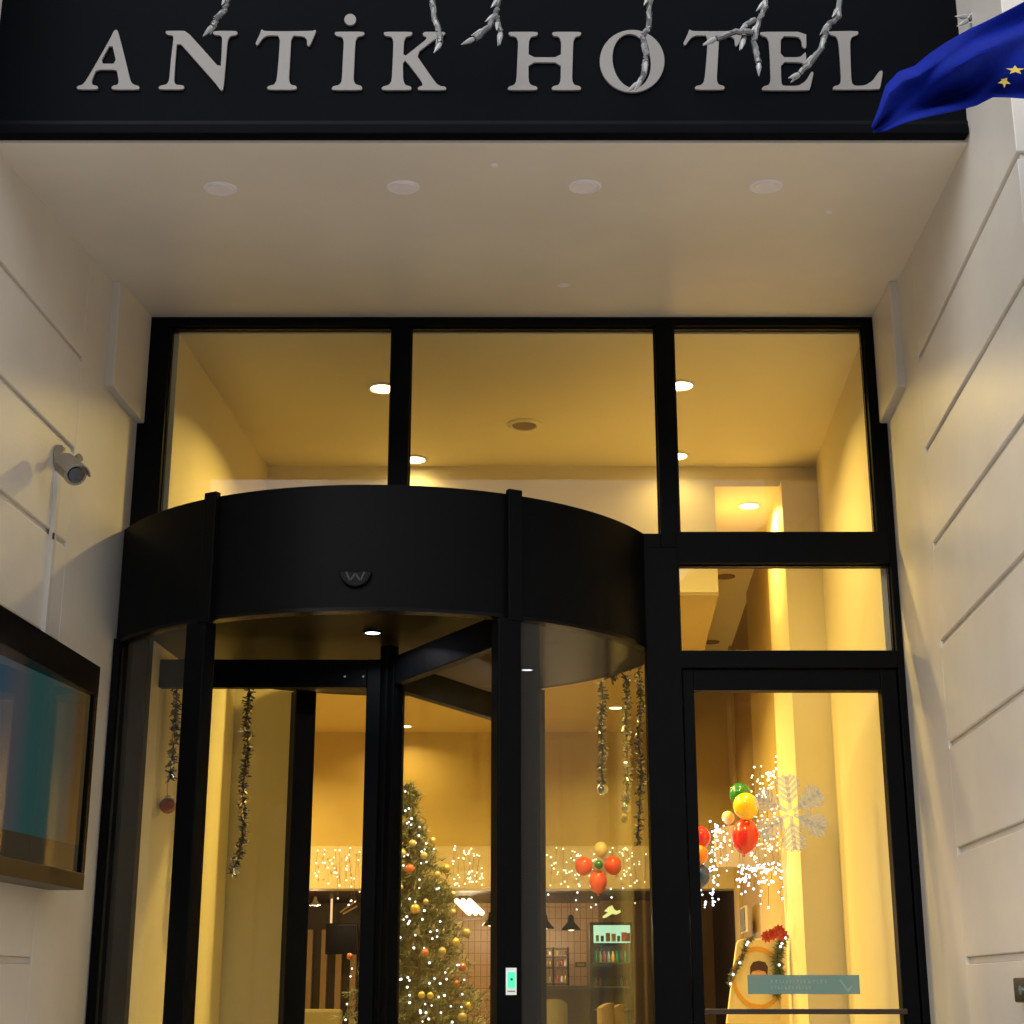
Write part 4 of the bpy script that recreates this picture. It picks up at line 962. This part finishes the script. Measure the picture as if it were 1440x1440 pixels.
MB().box(at(425, 1420, 10.9).x, at(480, 1420, 10.9).x, 10.45, 10.9, .38, .46).build('seat', M['seat'], BN, bevel=.02)
MB().box(at(425, 1420, 10.9).x + .02, at(480, 1420, 10.9).x - .02, 10.5, 10.98, 0, .38).build('plinth', M['dark'], BN)
PFm = thing('picture_frame', at(1056, 1290, 11.0), 'narrow dark framed picture on the lobby wall behind the garlanded board', 'picture')
f7 = lambda Y: f5(Y) - .045
MB().wallbox(f7, 9.95, 10.35, at(1056, 1312, 10.2).z, at(1056, 1276, 10.2).z, .012, 1).build('frame', M['white'], PFm)
MB().wallbox(lambda Y: f5(Y) - .05, 9.98, 10.32, at(1056, 1310, 10.2).z, at(1056, 1278, 10.2).z, .004, 1).build('picture', M['dark'], PFm)
# ------------------------------------------------------------------ flag
FLY = 3.25
FG = thing('flag', at(1440, 60, FLY), 'dark blue flag with yellow stars blowing before the corner of the sign', 'flag')
Tc = [(1560, -70), (1500, -32), (1440, 0), (1400, 20), (1362, 38), (1330, 56), (1306, 72), (1285, 90), (1262, 98), (1244, 118), (1236, 150), (1226, 178)]
Bc = [(1560, 190), (1500, 150), (1440, 141), (1415, 140), (1397, 140), (1375, 152), (1345, 160), (1315, 166), (1290, 172), (1268, 178), (1246, 186), (1229, 187)]
def lerp2(L, t):
    s = t * (len(L) - 1); i = min(int(s), len(L) - 2); f = s - i
    return (L[i][0] * (1 - f) + L[i + 1][0] * f, L[i][1] * (1 - f) + L[i + 1][1] * f)
NU, NV = 72, 40; vs = []
def flagpt(u, v):
    a, b = lerp2(Tc, u), lerp2(Bc, u)
    dep = FLY + .045 * math.sin(v * 8.5 + u * 3.2) + .018 * math.sin(v * 17 - u * 9 + 1) + .03 * math.sin(u * 11 + v * 2) - .08 * u
    vv = v + .045 * math.sin(v * 6.28 * 1.5 + u * 2)
    vv = min(1, max(0, vv)) 
    return at(a[0] * (1 - vv) + b[0] * vv, a[1] * (1 - vv) + b[1] * vv, dep)
for i in range(NU + 1):
    for j in range(NV + 1): vs.append(flagpt(i / NU, j / NV))
fs = [(i * (NV + 1) + j, (i + 1) * (NV + 1) + j, (i + 1) * (NV + 1) + j + 1, i * (NV + 1) + j + 1) for i in range(NU) for j in range(NV)]
o = MB().add(vs, fs).build('cloth', M['flag'], FG, True); so = o.modifiers.new('thick', 'SOLIDIFY'); so.thickness = .0015
o.data.shade_smooth()
def star(u, v, r, sx, sy, rot=0):
    vs = []; c = flagpt(u, v); 
    for i in range(10):
        a = rot + math.pi * i / 5; rr = r if i % 2 == 0 else r * .42
        q = flagpt(u, v) + Vector((rr * math.cos(a) * sx, 0, rr * math.sin(a) * sy)); vs.append((q.x, q.y - .022, q.z))
    MB().prism(vs, (0, .001, 0)).build('star', M['star'], FG)
star(.233, .70, .016, 1.4, .75, .3); star(.292, .80, .015, 1.0, 1.1, .9)
PL = MB().tube([at(1600, -150, FLY + .1), at(1560, 230, FLY + .3)], .018, 12).build('pole', M['white'], FG, True)
# ------------------------------------------------------------------ light of the night street
w = bpy.data.worlds.new('World'); S.world = w; w.use_nodes = True; nt = w.node_tree
bg = nt.nodes['Background']; sky = nt.nodes.new('ShaderNodeTexSky'); sky.sky_type = 'NISHITA'; sky.sun_disc = False
SUN_EL, SUN_ROT = R(38), R(205)
sky.sun_elevation = SUN_EL; sky.sun_rotation = SUN_ROT
hs = nt.nodes.new('ShaderNodeHueSaturation'); hs.inputs['Saturation'].default_value = .12; hs.inputs['Hue'].default_value = .5
nt.links.new(sky.outputs[0], hs.inputs['Color']); nt.links.new(hs.outputs[0], bg.inputs['Color']); bg.inputs['Strength'].default_value = .25
sl_ = bpy.data.lights.new('street_glow', 'SUN'); sl_.energy = .55; sl_.angle = R(50); sl_.color = (1, .95, .87)
so_ = bpy.data.objects.new('street_glow', sl_); C.objects.link(so_)
# towards the entrance from behind the camera, from the side of the camera wall
d = Vector((.34, .72, -.60)).normalized(); so_.rotation_euler = d.to_track_quat('-Z', 'Y').to_euler(); so_.location = (-3, -6, 8)
# ------------------------------------------------------------------ render
S.view_settings.view_transform = 'Standard'; S.view_settings.look = 'None'; S.view_settings.gamma = 1; S.view_settings.exposure = .17
S.render.engine = 'CYCLES'; S.cycles.use_denoising = True
S.cycles.max_bounces = 10; S.cycles.diffuse_bounces = 5; S.cycles.glossy_bounces = 4; S.cycles.transparent_max_bounces = 24
S.cycles.sample_clamp_indirect = 4; S.cycles.caustics_reflective = False; S.cycles.caustics_refractive = False
bpy.context.view_layer.update()
